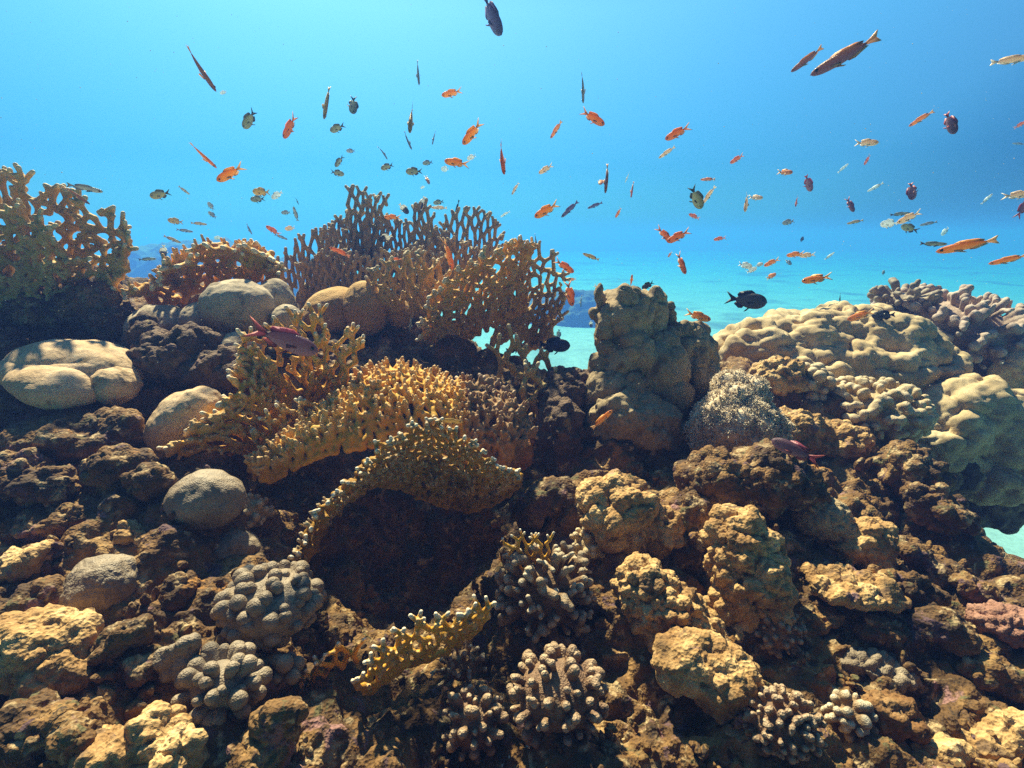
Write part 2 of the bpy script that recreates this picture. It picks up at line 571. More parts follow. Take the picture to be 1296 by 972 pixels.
_k = ramp(_nt, [(0.54, (0, 0, 0)), (0.64, (1, 1, 1))], noise(_nt, 0.13, 5, 0.6, 0.5, pos(_nt)))
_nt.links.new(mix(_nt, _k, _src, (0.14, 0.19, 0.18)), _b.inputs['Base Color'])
M['far_reef'] = coral_mat('far_reef_skin', [(0.3, (0.06, 0.055, 0.04)), (0.5, (0.09, 0.08, 0.06)), (0.7, (0.13, 0.11, 0.08))], scale=1.6, pit=9, pit_str=0.6, grain=6)

m, nt, b = new_mat('fish_skin')
nt.links.new(attr(nt, 'skin', 'Color'), b.inputs['Base Color'])
b.inputs['Roughness'].default_value = 0.42
b.inputs['Specular IOR Level'].default_value = 0.45
_c = nt.nodes.new('ShaderNodeTexCoord').outputs['Object']
bump(nt, b, [(voro(nt, 55, _c), 0.25, 0.01)])
_tr = nt.nodes.new('ShaderNodeBsdfTranslucent')
_gm = nt.nodes.new('ShaderNodeGamma')
_gm.inputs['Gamma'].default_value = 0.6
nt.links.new(attr(nt, 'skin', 'Color'), _gm.inputs['Color'])
nt.links.new(_gm.outputs[0], _tr.inputs['Color'])
_mx = nt.nodes.new('ShaderNodeMixShader')
_mx.inputs[0].default_value = 0.48
nt.links.new(b.outputs[0], _mx.inputs[1])
nt.links.new(_tr.outputs[0], _mx.inputs[2])
nt.links.new(_mx.outputs[0], nt.nodes['Material Output'].inputs['Surface'])
M['fish'] = m
m, nt, b = new_mat('fish_eye')
b.inputs['Base Color'].default_value = (0.01, 0.01, 0.012, 1)
b.inputs['Roughness'].default_value = 0.15
M['eye'] = m

m = bpy.data.materials.new('haze_water')
m.use_nodes = True
nt = m.node_tree
for n in list(nt.nodes):
    nt.nodes.remove(n)
_o = nt.nodes.new('ShaderNodeOutputMaterial')
_p = nt.nodes.new('ShaderNodeVolumePrincipled')
_p.inputs['Color'].default_value = (*HAZE_COLOR, 1)
_p.inputs['Density'].default_value = HAZE_DENSITY
_p.inputs['Density Attribute'].default_value = ''
_p.inputs['Anisotropy'].default_value = HAZE_G
_p.inputs['Absorption Color'].default_value = (*HAZE_ABSORB, 1)
nt.links.new(_p.outputs[0], _o.inputs['Volume'])
M['haze'] = m

# ------------------------------------------------------------------ reef slope (one sheet, from the camera's feet over the ridge and down to the sand)
SEABED_Z = -4.0
CTRL = [
    (-150, 1000, .80), (100, 1000, .80), (400, 1000, .88), (650, 1000, .92), (900, 1000, .92), (1150, 1000, .92), (1450, 1000, .95),
    (-100, 860, .95), (100, 850, .98), (300, 860, .99), (410, 860, 1.20), (520, 860, 1.34), (650, 850, 1.22), (850, 850, 1.14), (1050, 860, 1.14), (1250, 860, 1.12), (1430, 860, 1.15),
    (-100, 740, 1.12), (100, 740, 1.15), (300, 740, 1.20), (410, 750, 1.52), (500, 740, 1.84), (590, 740, 1.78), (660, 720, 1.48), (800, 730, 1.30), (950, 740, 1.28), (1120, 740, 1.38), (1270, 760, 1.36), (1390, 800, 1.34),
    (-100, 640, 1.30), (100, 640, 1.34), (270, 640, 1.36), (420, 640, 1.76), (550, 650, 1.95), (700, 640, 1.58), (850, 640, 1.55), (1000, 640, 1.58), (1130, 655, 1.68), (1200, 680, 1.74), (1262, 712, 1.62),
    (-100, 550, 1.50), (100, 550, 1.55), (250, 550, 1.62), (400, 540, 1.76), (550, 540, 1.85), (700, 560, 1.84), (850, 550, 1.92), (1000, 550, 1.98), (1130, 580, 2.1),
    (-100, 470, 1.70), (100, 470, 1.76), (300, 470, 1.90), (450, 470, 2.0), (600, 470, 2.15), (700, 490, 2.05), (850, 490, 2.15), (1000, 480, 2.5), (1110, 500, 2.65),
    (-100, 385, 1.95), (60, 385, 2.05), (180, 410, 2.15), (300, 420, 2.25), (450, 425, 2.4), (580, 430, 2.45),
]
ctrl = [tuple(P(*c)) for c in CTRL]
ctrl += [(-1.5, -1.0, -1.45), (0, -1.0, -1.5), (1.5, -1.0, -1.55), (-2.6, .4, -.75), (-2.8, 1.6, -.25), (-2.6, 2.6, -.15),
         (-2.2, 3.2, -.75), (-1.0, 3.2, -.65), (-.2, 3.2, -.9), (.25, 2.8, -1.3), (1.0, 3.0, -1.2), (-2.6, 4.2, -3.1), (-1, 4.3, -3.3), (.2, 4.0, -3.4), (1.2, 4.2, -3.4),
         (2.0, 3.2, -2.4), (1.74, 1.62, -1.65), (1.95, 1.7, -2.4), (1.98, 1.15, -1.75), (2.2, .5, -1.5), (2.9, 1.5, -3.7), (2.9, .6, -3.0), (2.8, 2.6, -3.7), (3.4, 1.0, -4.2), (2.3, -.5, -1.9), (3.4, 0, -3.5), (1.75, 2.35, -1.45)]
ctrl = np.array(ctrl)


def _phi(r2):
    return 0.5 * r2 * np.log(r2 + 1e-9)


def tps_fit(xy, z, lam=0.004):
    n = len(xy)
    r2 = ((xy[:, None] - xy[None]) ** 2).sum(-1)
    A = np.zeros((n + 3, n + 3))
    A[:n, :n] = _phi(r2) + lam * np.eye(n)
    A[:n, n] = 1
    A[:n, n + 1:] = xy
    A[n:, :n] = A[:n, n:].T
    return np.linalg.solve(A, np.concatenate([z, np.zeros(3)]))


_w = tps_fit(ctrl[:, :2], ctrl[:, 2])


def base_height(x, y):
    out = np.zeros(len(x))
    for s in range(0, len(x), 60000):
        xx, yy = x[s:s + 60000], y[s:s + 60000]
        r2 = (xx[:, None] - ctrl[None, :, 0]) ** 2 + (yy[:, None] - ctrl[None, :, 1]) ** 2
        out[s:s + 60000] = _phi(r2) @ _w[:-3] + _w[-3] + _w[-2] * xx + _w[-1] * yy
    return out


def reef_detail(p):
    """displacement of the slope along its normal, metres"""
    big = fbm(p * 3.6, 4, 3) * 0.105
    f1, f2 = worley(p * 6.5 + 0.35 * np.stack([vnoise(p * 9, 5), vnoise(p * 9, 6), vnoise(p * 9, 7)], 1), 11)
    lumps = (np.sqrt(np.maximum(0.9 - f1 * f1, 0.02)) - .6) * 0.10
    g1, _ = worley(p * 17 + 0.3 * np.stack([vnoise(p * 21, 8), vnoise(p * 21, 9), vnoise(p * 21, 10)], 1), 12)
    mask = np.clip(0.5 + 1.6 * vnoise(p * 4.2, 41), 0, 1)
    knobs = (np.sqrt(np.maximum(0.8 - g1 * g1, 0.02)) - .6) * 0.042 * (0.25 + mask)
    h1, _ = worley(p * 44, 13)
    small = (np.sqrt(np.maximum(0.8 - h1 * h1, 0.02)) - .6) * 0.016
    rough = fbm(p * 30, 4, 21, 0.62, True) * 0.010
    holes = -np.clip(vnoise(p * 12, 51) - 0.38, 0, 1) * 0.10
    led = fbm(p * np.array([5, 6, 15.]), 3, 61, .6, True) * 0.040 - 0.022
    knot = np.clip(vnoise(p * 5.5, 71) - .05, 0, 1) * (np.sqrt(np.maximum(.85 - worley(p * 27, 72)[0] ** 2, .02)) - .55) * 0.075
    return big + lumps + knobs + small + rough + holes + led + knot


ys = np.concatenate([np.linspace(-1.6, 0.28, 34)[:-1], 0.28 * (4.9 / 0.28) ** np.linspace(0, 1, 640)])
ss = np.linspace(-1.75, 1.75, 860)
GY, GS = np.meshgrid(ys, ss, indexing='ij')
GX = GS * (np.maximum(GY, 0.0) + 0.55)
gx, gy = GX.ravel(), GY.ravel()
gz = np.maximum(base_height(gx, gy), SEABED_Z - 0.3)
tv = np.stack([gx, gy, gz], 1)
ny_, nx_ = GY.shape
ii = (np.arange(ny_ - 1)[:, None] * nx_ + np.arange(nx_ - 1)[None]).ravel()
tf = np.stack([ii, ii + 1, ii + 1 + nx_, ii + nx_], 1)
tv = roughen(tv, tf, reef_detail)
# a second pass lets the lumps bulge sideways as well
tv = roughen(tv, tf, lambda p: fbm(p * 14, 3, 77) * 0.012 + fbm(p * 70, 3, 78) * 0.004)
terrain = obj('reef_slope', tv, tf, M['reef'], origin=(0, 0, SEABED_Z))
tag(terrain, kind='structure')
_tn = normals_of(tv, tf)
# look-up of the finished surface by pixel: first hit along the ray
_tvr = tv.reshape(ny_, nx_, 3)


def ground_z(x, y):
    j = np.clip(np.searchsorted(ys, y), 1, ny_ - 1)
    s = x / (max(y, 0.0) + 0.55)
    i = int(np.clip(round((s + 1.75) / 3.5 * (nx_ - 1)), 0, nx_ - 1))
    return _tvr[j, i, 2]


def on(px, py, lift=0.0, dmin=0.5, dmax=3.4):
    """distance factor at which the view of that point of the photo meets the slope, and the point"""
    r_ = ray(px, py)
    d = dmin
    while d < dmax:
        q = r_ * d
        if q[2] < ground_z(q[0], q[1]) + lift:
            break
        d += 0.01
    return r_ * d, d


# ------------------------------------------------------------------ sand, haze, far reefs
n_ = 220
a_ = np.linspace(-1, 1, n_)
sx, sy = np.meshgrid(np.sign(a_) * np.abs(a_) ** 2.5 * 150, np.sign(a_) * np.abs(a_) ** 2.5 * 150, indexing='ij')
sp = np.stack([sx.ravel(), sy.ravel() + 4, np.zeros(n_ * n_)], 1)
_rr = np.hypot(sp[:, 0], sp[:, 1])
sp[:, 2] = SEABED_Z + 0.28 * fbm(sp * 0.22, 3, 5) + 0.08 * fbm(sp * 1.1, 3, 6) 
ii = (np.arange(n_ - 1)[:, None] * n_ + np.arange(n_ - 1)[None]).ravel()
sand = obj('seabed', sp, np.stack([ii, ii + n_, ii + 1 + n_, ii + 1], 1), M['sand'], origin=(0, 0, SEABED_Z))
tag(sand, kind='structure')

hv = np.array([(x, y, z) for x in (-158, 158) for y in (-158, 160) for z in (SEABED_Z - 1.6, 1.35)], float)
hf = np.array([(0, 1, 3, 2), (4, 6, 7, 5), (0, 4, 5, 1), (2, 3, 7, 6), (0, 2, 6, 4), (1, 5, 7, 3)])
haze = obj('haze', hv, hf, M['haze'], origin=(0, 0, 0), smooth=False)
tag(haze, kind='stuff')


def far_mound(x, y, rx, ry, top, seed, label):
    v, f = icosphere(5)
    c = np.array([x, y, SEABED_Z])
    v = v * np.array([rx, ry, top - SEABED_Z]) + c
    v = roughen(v, f, lambda p: fbm(p * 0.8, 4, seed) * 0.55 + fbm(p * 3.0, 3, seed + 1) * 0.18)
    o = obj('distant_reef', v, f, M['far_reef'], origin=c)
    tag(o, label, 'reef', 'reef mounds fading into the blue water')


far_mound(-18.5, 31.0, 6.5, 4.0, -0.2, 31, 'dim blue reef mound fading in open water behind the left net coral')
far_mound(-11.8, 29.0, 3.2, 3.0, -1.0, 32, 'low hazy reef mound just left of the tall brown fire coral')
far_mound(2.6, 26.0, 3.0, 2.4, -2.6, 33, 'small hazy reef mound seen through the gap above the pale sand')

# ------------------------------------------------------------------ coral builders
rng = np.random.default_rng(7)


def curve3(pts, n):
    return catmull([P(*p) for p in pts], n)


def blade_graph(nS, nT, drop, jit, r_, tall=None, link=0.24, keep_top=True):
    """a net of wavy strands that meet and part: nodes in (s, t) strand units, edges, tips"""
    nodes, edges = {}, []
    for i in range(nS):
        top = nT if tall is None else max(2, int(round(nT * tall((i + .5) / nS) + r_.normal(0, .5))))
        for j in range(top + 1):
            sgn = 1 if (i + j) % 2 == 0 else -1
            nodes[(i, j)] = (i + 0.5 + sgn * (0.5 - link) + r_.normal(0, jit), j + r_.normal(0, jit * .8) if j else 0)
    for (i, j) in nodes:
        if (i, j + 1) in nodes and r_.random() > drop * (0.4 if j == 0 else 1):
            edges.append(((i, j), (i, j + 1)))
        if (i + j) % 2 == 0 and (i + 1, j) in nodes and r_.random() > drop:
            edges.append(((i, j), (i + 1, j)))
    tips = [(i, j) for (i, j) in nodes if (i, j + 1) not in nodes]
    return nodes, edges, tips


def blade(base, rim, cell, rad, voxel, seed, bulge=(0, 0, 0), drop=0.1, jit=0.14, rough=0.35, studs=0, stud_len=2.2, tip_len=1.3, row=1.15,
          taper=0.75, smooth_k=0.6, tall=None, fork=0.5, wave=0.0, dense=False, stud_up=0.6, tip_r=0.75, link=0.24, stud_white=0.25, stud_r=0.8):
    """one sheet of net fire coral grown from the base line to the rim line -> vertices, faces, whiteness of the tips"""
    r_ = np.random.default_rng(seed)
    N = 60
    B, R = curve3(base, N), curve3(rim, N)
    Lm = 0.5 * (np.linalg.norm(np.diff(B, axis=0), axis=1).sum() + np.linalg.norm(np.diff(R, axis=0), axis=1).sum())
    Hm = np.linalg.norm(R - B, axis=1).mean()
    nS = max(3, int(round(Lm / cell)))
    nT = max(2, int(round(Hm / (cell * row))))
    bul = np.array(bulge, float)

    def surf(s, t):
        u = min(max(s / nS, 0), 1) * (N - 1)
        k = min(int(u), N - 2)
        w = u - k
        b = B[k] * (1 - w) + B[k + 1] * w
        e = R[k] * (1 - w) + R[k + 1] * w
        tt = t / nT
        p = b + (e - b) * tt + bul * math.sin(math.pi * min(max(tt, 0), 1)) 
        if wave:
            p = p + FWD * wave * math.sin(s * 1.05 + seed) * (0.3 + 0.7 * tt)
        return p

    def nrm(s, t):
        a, b2 = surf(s + .3, t) - surf(s - .3, t), surf(s, t + .3) - surf(s, t - .3)
        n = np.cross(a, b2)
        n = n / (np.linalg.norm(n) + 1e-9)
        return n if n @ FWD < 0 else -n     # the side turned to the diver

    nodes, edges, tips = blade_graph(nS, nT, drop, jit, r_, tall, link)
    pos3 = {}
    for k, (s, t) in nodes.items():
        pos3[k] = surf(s, t) + nrm(s, t) * r_.normal(0, rough * cell * .5)
    caps, tip_pts = [], []

    def rr(j):
        return rad * (1.15 - (1 - taper) * j / nT) * r_.uniform(.88, 1.12)
    for a, b in edges:
        caps.append((pos3[a], pos3[b], rr(a[1]), rr(b[1])))
    if dense:      # extra cross pieces nearly close the holes
        for (i, j) in list(nodes):
            if (i + 1, j) in nodes and r_.random() < dense and j < nT:
                caps.append((pos3[(i, j)], pos3[(i + 1, j)], rad, rad))
    for k in tips:
        s, t = nodes[k]
        d0 = surf(s, t + .5) - surf(s, t - .5)
        d0 /= np.linalg.norm(d0) + 1e-9
        side = surf(s + .5, t) - surf(s - .5, t)
        side /= np.linalg.norm(side) + 1e-9
        nf = 2 if r_.random() < fork else 1
        for q in range(nf):
            sp_ = (q - .5) * 1.1 if nf == 2 else r_.normal(0, .3)
            dd = d0 + side * (sp_ + r_.normal(0, .15)) + nrm(s, t) * r_.normal(0, .25)
            dd /= np.linalg.norm(dd)
            ln = cell * tip_len * r_.uniform(.5, 1.1)
            e = pos3[k] + dd * ln
            caps.append((pos3[k], e, rad * taper * 1.05, rad * tip_r))
            tip_pts.append(e)
    n_rim = len(tip_pts)
    keys = list(nodes)
    for _ in range(studs):
        k = keys[r_.integers(len(keys))]
        s, t = nodes[k]
        if t < 0.3:
            continue
        n = nrm(s, t)
        up = surf(s, t + .5) - surf(s, t - .5)
        up /= np.linalg.norm(up) + 1e-9
        dd = n + up * stud_up + np.array([0, 0, .5]) + r_.normal(0, .28, 3)
        dd /= np.linalg.norm(dd)
        p0 = pos3[k] + (pos3.get((k[0], k[1] + 1), pos3[k]) - pos3[k]) * r_.random()
        e = p0 + dd * rad * stud_len * r_.uniform(.7, 1.3)
        caps.append((p0, e, rad * stud_r, rad * stud_r * .75))
        tip_pts.append(e)
    allp = np.array([c[0] for c in caps] + [c[1] for c in caps])
    fld = Field(allp.min(0) - rad * 1.6, allp.max(0) + rad * 1.6, voxel)
    for a, b, ra, rb in caps:
        fld.capsule(a, b, ra, rb, rad * smooth_k)
    v, f = fld.mesh()
    v = roughen(v, f, lambda p: fbm(p * (0.35 / rad), 3, seed) * rad * 0.22)
    return v, f, whiteness(v, tip_pts, rad, [1.0] * n_rim + [stud_white] * (len(tip_pts) - n_rim))


def whiteness(v, tip_pts, rad, wt=None):
    from mathutils.kdtree import KDTree
    kd = KDTree(len(tip_pts))
    for i, p in enumerate(tip_pts):
        kd.insert(p, i)
    kd.balance()
    hit = [kd.find(p) for p in v]
    d = np.array([h[2] for h in hit])
    w = 1.0 if wt is None else np.asarray(wt, float)[[h[1] for h in hit]]
    return w * np.clip(1.0 - (d - rad * .5) / (rad * 1.4), 0, 1) ** 1.6


def coral(name, label, cat, parts, group=None):
    """parts: list of (part name, vertices, faces, material, tips or None); one part only -> a single mesh"""
    allv = np.concatenate([p[1] for p in parts])
    base = np.array([(allv[:, 0].min() + allv[:, 0].max()) / 2, (allv[:, 1].min() + allv[:, 1].max()) / 2, allv[:, 2].min()])
    if len(parts) == 1:
        _, v, f, mt, tp = parts[0]
        o = obj(name, v, f, mt, origin=base, attrs={'tip': tp} if tp is not None else None)
    else:
        o = empty(name, base)
        for pn, v, f, mt, tp in parts:
            obj(pn, v, f, mt, parent=o, attrs={'tip': tp} if tp is not None else None)
    return tag(o, label, cat, group)


def lump(c, rad, seed, rot=(0, 0, 0), sub=6, amp=0.06, freq=2.2, fine=0.0015, folds=0.0, fold_f=5.0, knob=0.0, knob_f=9.0):
    """a smooth massive coral head or lobe"""
    v, f = icosphere(sub)
    rad = np.array(rad, float)
    R = rot_xyz(*rot)
    m_ = rad.mean()
    p = (v * rad) @ R.T + np.array(c)

    def d(q):
        s = fbm(q * freq / m_ * .5, 3, seed) * amp * m_ * 2 + fbm(q * 60, 3, seed + 3) * fine
        if folds:
            s = s - np.clip(1 - np.abs(vnoise(q * fold_f, seed + 5)) * 5, 0, 1) ** 2 * folds
        if knob:
            f1, _ = worley(q * knob_f, seed + 8)
            s = s + (0.5 - f1) * knob
        return s
    return roughen(p, f, d), f


def blob_union(ells, voxel, k, seed, terms=None):
    lo = np.min([np.array(c) - max(r) * 1.1 for c, r, _ in ells], axis=0)
    hi = np.max([np.array(c) + max(r) * 1.1 for c, r, _ in ells], axis=0)
    fld = Field(lo - k, hi + k, voxel)
    for c, r, ro in ells:
        fld.ellipsoid(c, r, None if ro is None else rot_xyz(*ro), k)
    v, f = fld.mesh()
    for t in (terms or []):
        v = roughen(v, f, t)
    return v, f


def rocky(seed, s=1.0):
    """rugged, pitted limestone; how crumbly, how knobbed and how pitted differs from rock to rock"""
    q = np.random.default_rng(seed * 3 + 1)
    kn, fi, pi_, fr = q.uniform(.6, 1.25), q.uniform(.25, 1.1), q.uniform(.4, 1.3), q.uniform(.8, 1.25)
    return [lambda p: fbm(p * 9 / s, 4, seed) * 0.05 * s + (0.5 - worley(p * 15 * fr / s + 0.3 * np.stack([vnoise(p * 25, seed), vnoise(p * 25, seed + 1), vnoise(p * 25, seed + 2)], 1), seed + 3)[0]) * 0.05 * s * kn,
            lambda p: (np.sqrt(np.maximum(.85 - worley(p * 40 * fr / s, seed + 4)[0] ** 2, .02)) - .6) * 0.018 * s * kn + fbm(p * 55 / s, 4, seed + 5, .6, True) * 0.008 * s * fi - np.clip(vnoise(p * 30 / s, seed + 9) - .35, 0, 1) * .035 * s * pi_]


def fib_dirs(n, r_, jit=0.12):
    k = np.arange(n) + .5
    ph = np.arccos(1 - 2 * k / n)
    th = math.pi * (1 + 5 ** .5) * k
    d = np.stack([np.cos(th) * np.sin(ph), np.sin(th) * np.sin(ph), np.cos(ph)], 1) + r_.normal(0, jit, (n, 3))
    return d / np.linalg.norm(d, axis=1, keepdims=True)


def knob_cluster(c, rad, n, kr, kl, voxel, seed, core=0.8, facing=-0.35, k=0.3, fork=0.0, up=0.35, fine=0.25, core_r=1.0, rot=None, apart=None):
    """a bushy head: a core with n stubby branches or bulbs standing off it -> vertices, faces, tips"""
    r_ = np.random.default_rng(seed)
    c, rad = np.array(c, float), np.array(rad, float)
    R = np.eye(3) if rot is None else rot_xyz(*rot)
    toward = (-c / np.linalg.norm(c) + np.array([0, 0, .7]))
    toward /= np.linalg.norm(toward)
    caps, tips, own = [], [], []
    for d in fib_dirs(n, r_):
        if (d @ toward) < facing:
            continue
        s = R @ (d * rad)
        a = c + s * core * .75
        out = d + np.array([0, 0, up]) + r_.normal(0, .15, 3)
        out /= np.linalg.norm(out)
        n_first = len(caps)
        b = c + s * core + out * kl * r_.uniform(.6, 1.25)
        w = kr * r_.uniform(.6, 1.3)
        caps.append((a, b, w * .85, w))
        tips.append(b + out * w * .6)
        if r_.random() < fork:
            for sg in (-1, 1):
                e = b + (out + np.cross(out, r_.normal(0, 1, 3)) * .7 * sg) * kl * .45
                caps.append((b, e, w * .9, w * .8))
                tips.append(e)
        own.append((n_first, len(caps)))
    if apart:
        parts = []
        cv, cf = icosphere(5)
        cv = (cv * rad * core * core_r) @ R.T + c
        cv = roughen(cv, cf, lambda p: fbm(p * (.45 / kr), 3, seed) * kr * fine * 1.5)
        parts.append(('core', cv, cf, np.zeros(len(cv))))
        for a_, b_ in own:
            pp = np.array([q[0] for q in caps[a_:b_]] + [q[1] for q in caps[a_:b_]])
            fl = Field(pp.min(0) - kr * 1.5, pp.max(0) + kr * 1.5, voxel)
            for a, b, ra, rb in caps[a_:b_]:
                fl.capsule(a, b, ra, rb, kr * k)
            v, f = fl.mesh()
            v = roughen(v, f, lambda p: fbm(p * (.45 / kr), 3, seed) * kr * fine)
            parts.append((apart, v, f, whiteness(v, tips, kr * .8) * .8))
        return parts
    pts = np.array([q[0] for q in caps] + [q[1] for q in caps])
    fld = Field(pts.min(0) - kr * 1.5, pts.max(0) + kr * 1.5, voxel)
    fld.ellipsoid(c, rad * core * core_r, None if rot is None else R, kr * k)
    for a, b, ra, rb in caps:
        fld.capsule(a, b, ra, rb, kr * k)
    v, f = fld.mesh()
    v = roughen(v, f, lambda p: fbm(p * (.45 / kr), 3, seed) * kr * fine)
    return v, f, whiteness(v, tips, kr * .8) * .8

# ------------------------------------------------------------------ massive corals, mounds, boulders
def pl(px, py, d, rx, ry, rz=None, **kw):
    """lump at a place of the slope, radii given as seen (photo units at that distance)"""
    k = d / 648.0
    rz = (rx + ry) / 2 if rz is None else rz
    sit = kw.pop('sit', None)
    if sit:
        d = min(d, on(px, py + ry * .55)[1] - sit * ry * k)
        k = d / 648.0
    return lump(P(px, py, d), (rx * k, rz * k, ry * k), **kw)


def el(px, py, d, rx, ry, rz=None, rot=None):
    k = d / 648.0
    rz = (rx + ry) / 2 if rz is None else rz
    return (P(px, py, d), (rx * k, rz * k, ry * k), rot)


def seat(spots, sink=0.0):
    """bring a group of blobs to rest on the slope: same outline, distance set by the ground under the first one"""
    px_, py_, d_, rx_, ry_ = spots[0][:5]
    q = min(on(px_ + dx, py_ + ry_ * .6)[1] for dx in (-rx_ * .5, 0, rx_ * .5))
    k_ = (q - sink * ry_ * q / 648) / d_
    if not .8 < k_ < 1.2:
        k_ = min(max(k_, .8), 1.2)
    return [(a, b, d * k_) + tuple(r) for a, b, d, *r in spots]


def single(name, label, cat, vf, mat, group=None, tip=None):
    if isinstance(vf, list):
        return coral(name, label, cat, [(pn, v, f, M[mat], tp) for pn, v, f, tp in vf], group)
    v, f = vf[0], vf[1]
    tp = vf[2] if len(vf) > 2 else None
    return coral(name, label, cat, [(name, v, f, M[mat], tp)], group)


coral('massive_coral', 'big smooth beige coral head folded into two lobes, at the left edge', 'coral', [
    ('lobe', *pl(92, 470, 1.62, 82, 39, 60, seed=101, rot=(0, 6, 0), amp=0.06, folds=0.010, fold_f=3.2), M['porites'], None),
    ('lobe', *pl(72, 487, 1.52, 52, 25, 44, seed=102, rot=(0, 14, 0), amp=0.06), M['porites'], None),
    ('lobe', *pl(146, 488, 1.58, 26, 24, 30, seed=103, amp=0.10), M['porites'], None)], 'smooth massive corals')
coral('massive_coral', 'cluster of smooth grey coral lobes sheltered under the arching golden fire coral', 'coral', [
    ('lobe', *pl(303, 392, 1.90, 47, 38, 40, seed=111, amp=0.08), M['porites_grey'], None),
    ('lobe', *pl(349, 384, 1.98, 22, 31, 30, seed=112), M['porites_grey'], None),
    ('lobe', *pl(364, 405, 1.88, 18, 20, 22, seed=113), M['porites_grey'], None),
    ('lobe', *pl(258, 406, 1.90, 27, 24, 30, seed=114), M['porites_grey'], None),
    ('lobe', *pl(205, 414, 1.94, 44, 28, 36, seed=115, amp=0.1), M['porites_grey'], None)], 'smooth massive corals')
single('massive_coral', 'small pale coral lump half hidden behind the bushy golden fire coral', 'coral', pl(303, 450, 1.78, 27, 31, seed=121), 'porites_grey', 'smooth massive corals')
single('massive_coral', 'leaning cream coral lump with sunlit top, left of the bushy golden fire coral', 'coral',
       pl(232, 536, 1.52, 58, 34, 40, sit=.3, seed=131, rot=(0, -42, 0), amp=0.09, folds=0.006, fold_f=3), 'porites', 'smooth massive corals')
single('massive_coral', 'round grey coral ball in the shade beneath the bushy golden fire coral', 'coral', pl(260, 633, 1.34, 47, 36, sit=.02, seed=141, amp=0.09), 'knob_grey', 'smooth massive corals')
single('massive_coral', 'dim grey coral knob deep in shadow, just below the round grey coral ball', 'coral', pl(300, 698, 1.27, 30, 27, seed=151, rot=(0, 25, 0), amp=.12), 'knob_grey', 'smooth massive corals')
single('massive_coral', 'grey-brown coral lump with blue-white lit upper edge, low on the left slope', 'coral',
       pl(128, 745, 1.15, 48, 40, 40, sit=.12, seed=161, rot=(0, -28, 0), amp=0.10, fine=.004), 'knob_grey', 'smooth massive corals')
coral('massive_coral', 'tan finely pitted coral in three rounded bulges below the tall brown fire coral', 'coral', [
    ('lobe', *pl(421, 396, 2.28, 40, 30, 40, seed=171, rot=(0, -25, 0), amp=0.06), M['porites_tan'], None),
    ('lobe', *pl(464, 391, 2.24, 30, 34, 34, seed=172, amp=0.05), M['porites_tan'], None),
    ('lobe', *pl(506, 397, 2.27, 17, 19, 20, seed=173), M['porites_tan'], None)], 'smooth massive corals')

def domes(p, f, seed, w=.85):
    """rounded bumps with sharp valleys, about -0.45..0.35"""
    return np.sqrt(np.maximum(w - worley(p * f, seed)[0] ** 2, .02)) - .6


# the knobbly tower
_tr = np.random.default_rng(12)
tower = [el(793, 420, 1.98, 38, 50, 42), el(776, 408, 1.93, 19, 30), el(800, 412, 1.90, 17, 36), el(824, 402, 1.95, 18, 34), el(795, 380, 1.98, 36, 14),
         el(782, 462, 1.92, 26, 36), el(774, 494, 1.90, 34, 30), el(832, 470, 1.93, 36, 42), el(815, 452, 1.87, 14, 26), el(845, 442, 1.91, 14, 22), el(800, 496, 1.86, 18, 26),
         el(756, 505, 1.92, 18, 26), el(850, 500, 1.88, 26, 20), el(826, 452, 1.86, 20, 8, 12), el(846, 462, 1.87, 16, 7, 12)]
for _ in range(58):      # small knobs all over the head of the tower
    _x, _y = _tr.uniform(755, 838), _tr.uniform(372, 505)
    _c, _w = (793, 42) if _y < 470 else (800, 52)
    tower.append(el(_x, _y, 1.972 - .125 * math.sqrt(max(1 - ((_x - _c) / _w) ** 2, .03)), _tr.uniform(6, 12), _tr.uniform(8, 17), 11))
tv_, tf_ = blob_union(tower, 0.005, 0.007, 1, [lambda p: fbm(p * 9, 3, 201) * .022 + domes(p, np.array([17, 17, 10]), 203) * 0.03,
                                               lambda p: fbm(p * 38, 4, 202, .6) * .008 + domes(p, 48, 204) * .006 - np.clip(vnoise(p * 25, 208) - .42, 0, 1) * .05])
side, sidef = blob_union([el(872, 452, 2.02, 32, 42, 34), el(868, 424, 2.02, 28, 16), el(885, 488, 1.98, 26, 32), el(845, 400, 1.98, 8, 16, 8), el(850, 425, 1.98, 14, 16)], 0.006, 0.02, 2,
                         [lambda p: fbm(p * 12, 4, 211) * .03 + domes(p, 19, 213) * 0.045 - np.clip(vnoise(p * 22, 218) - .42, 0, 1) * .05, lambda p: fbm(p * 45, 4, 212, .6) * .008])
coral('tower_coral', 'tall olive-brown coral tower with knobbly top and smooth bulging foot', 'coral', [
    ('column', tv_, tf_, M['porites_olive'], None),
    ('column', side, sidef, M['porites_olive'], None),
    ('foot_bulb', *pl(803, 540, 1.84, 62, 46, 44, seed=221, amp=0.2, freq=3.0, fine=.006, rot=(0, 18, 0), knob=.035, knob_f=9), M['porites_olive'], None)])

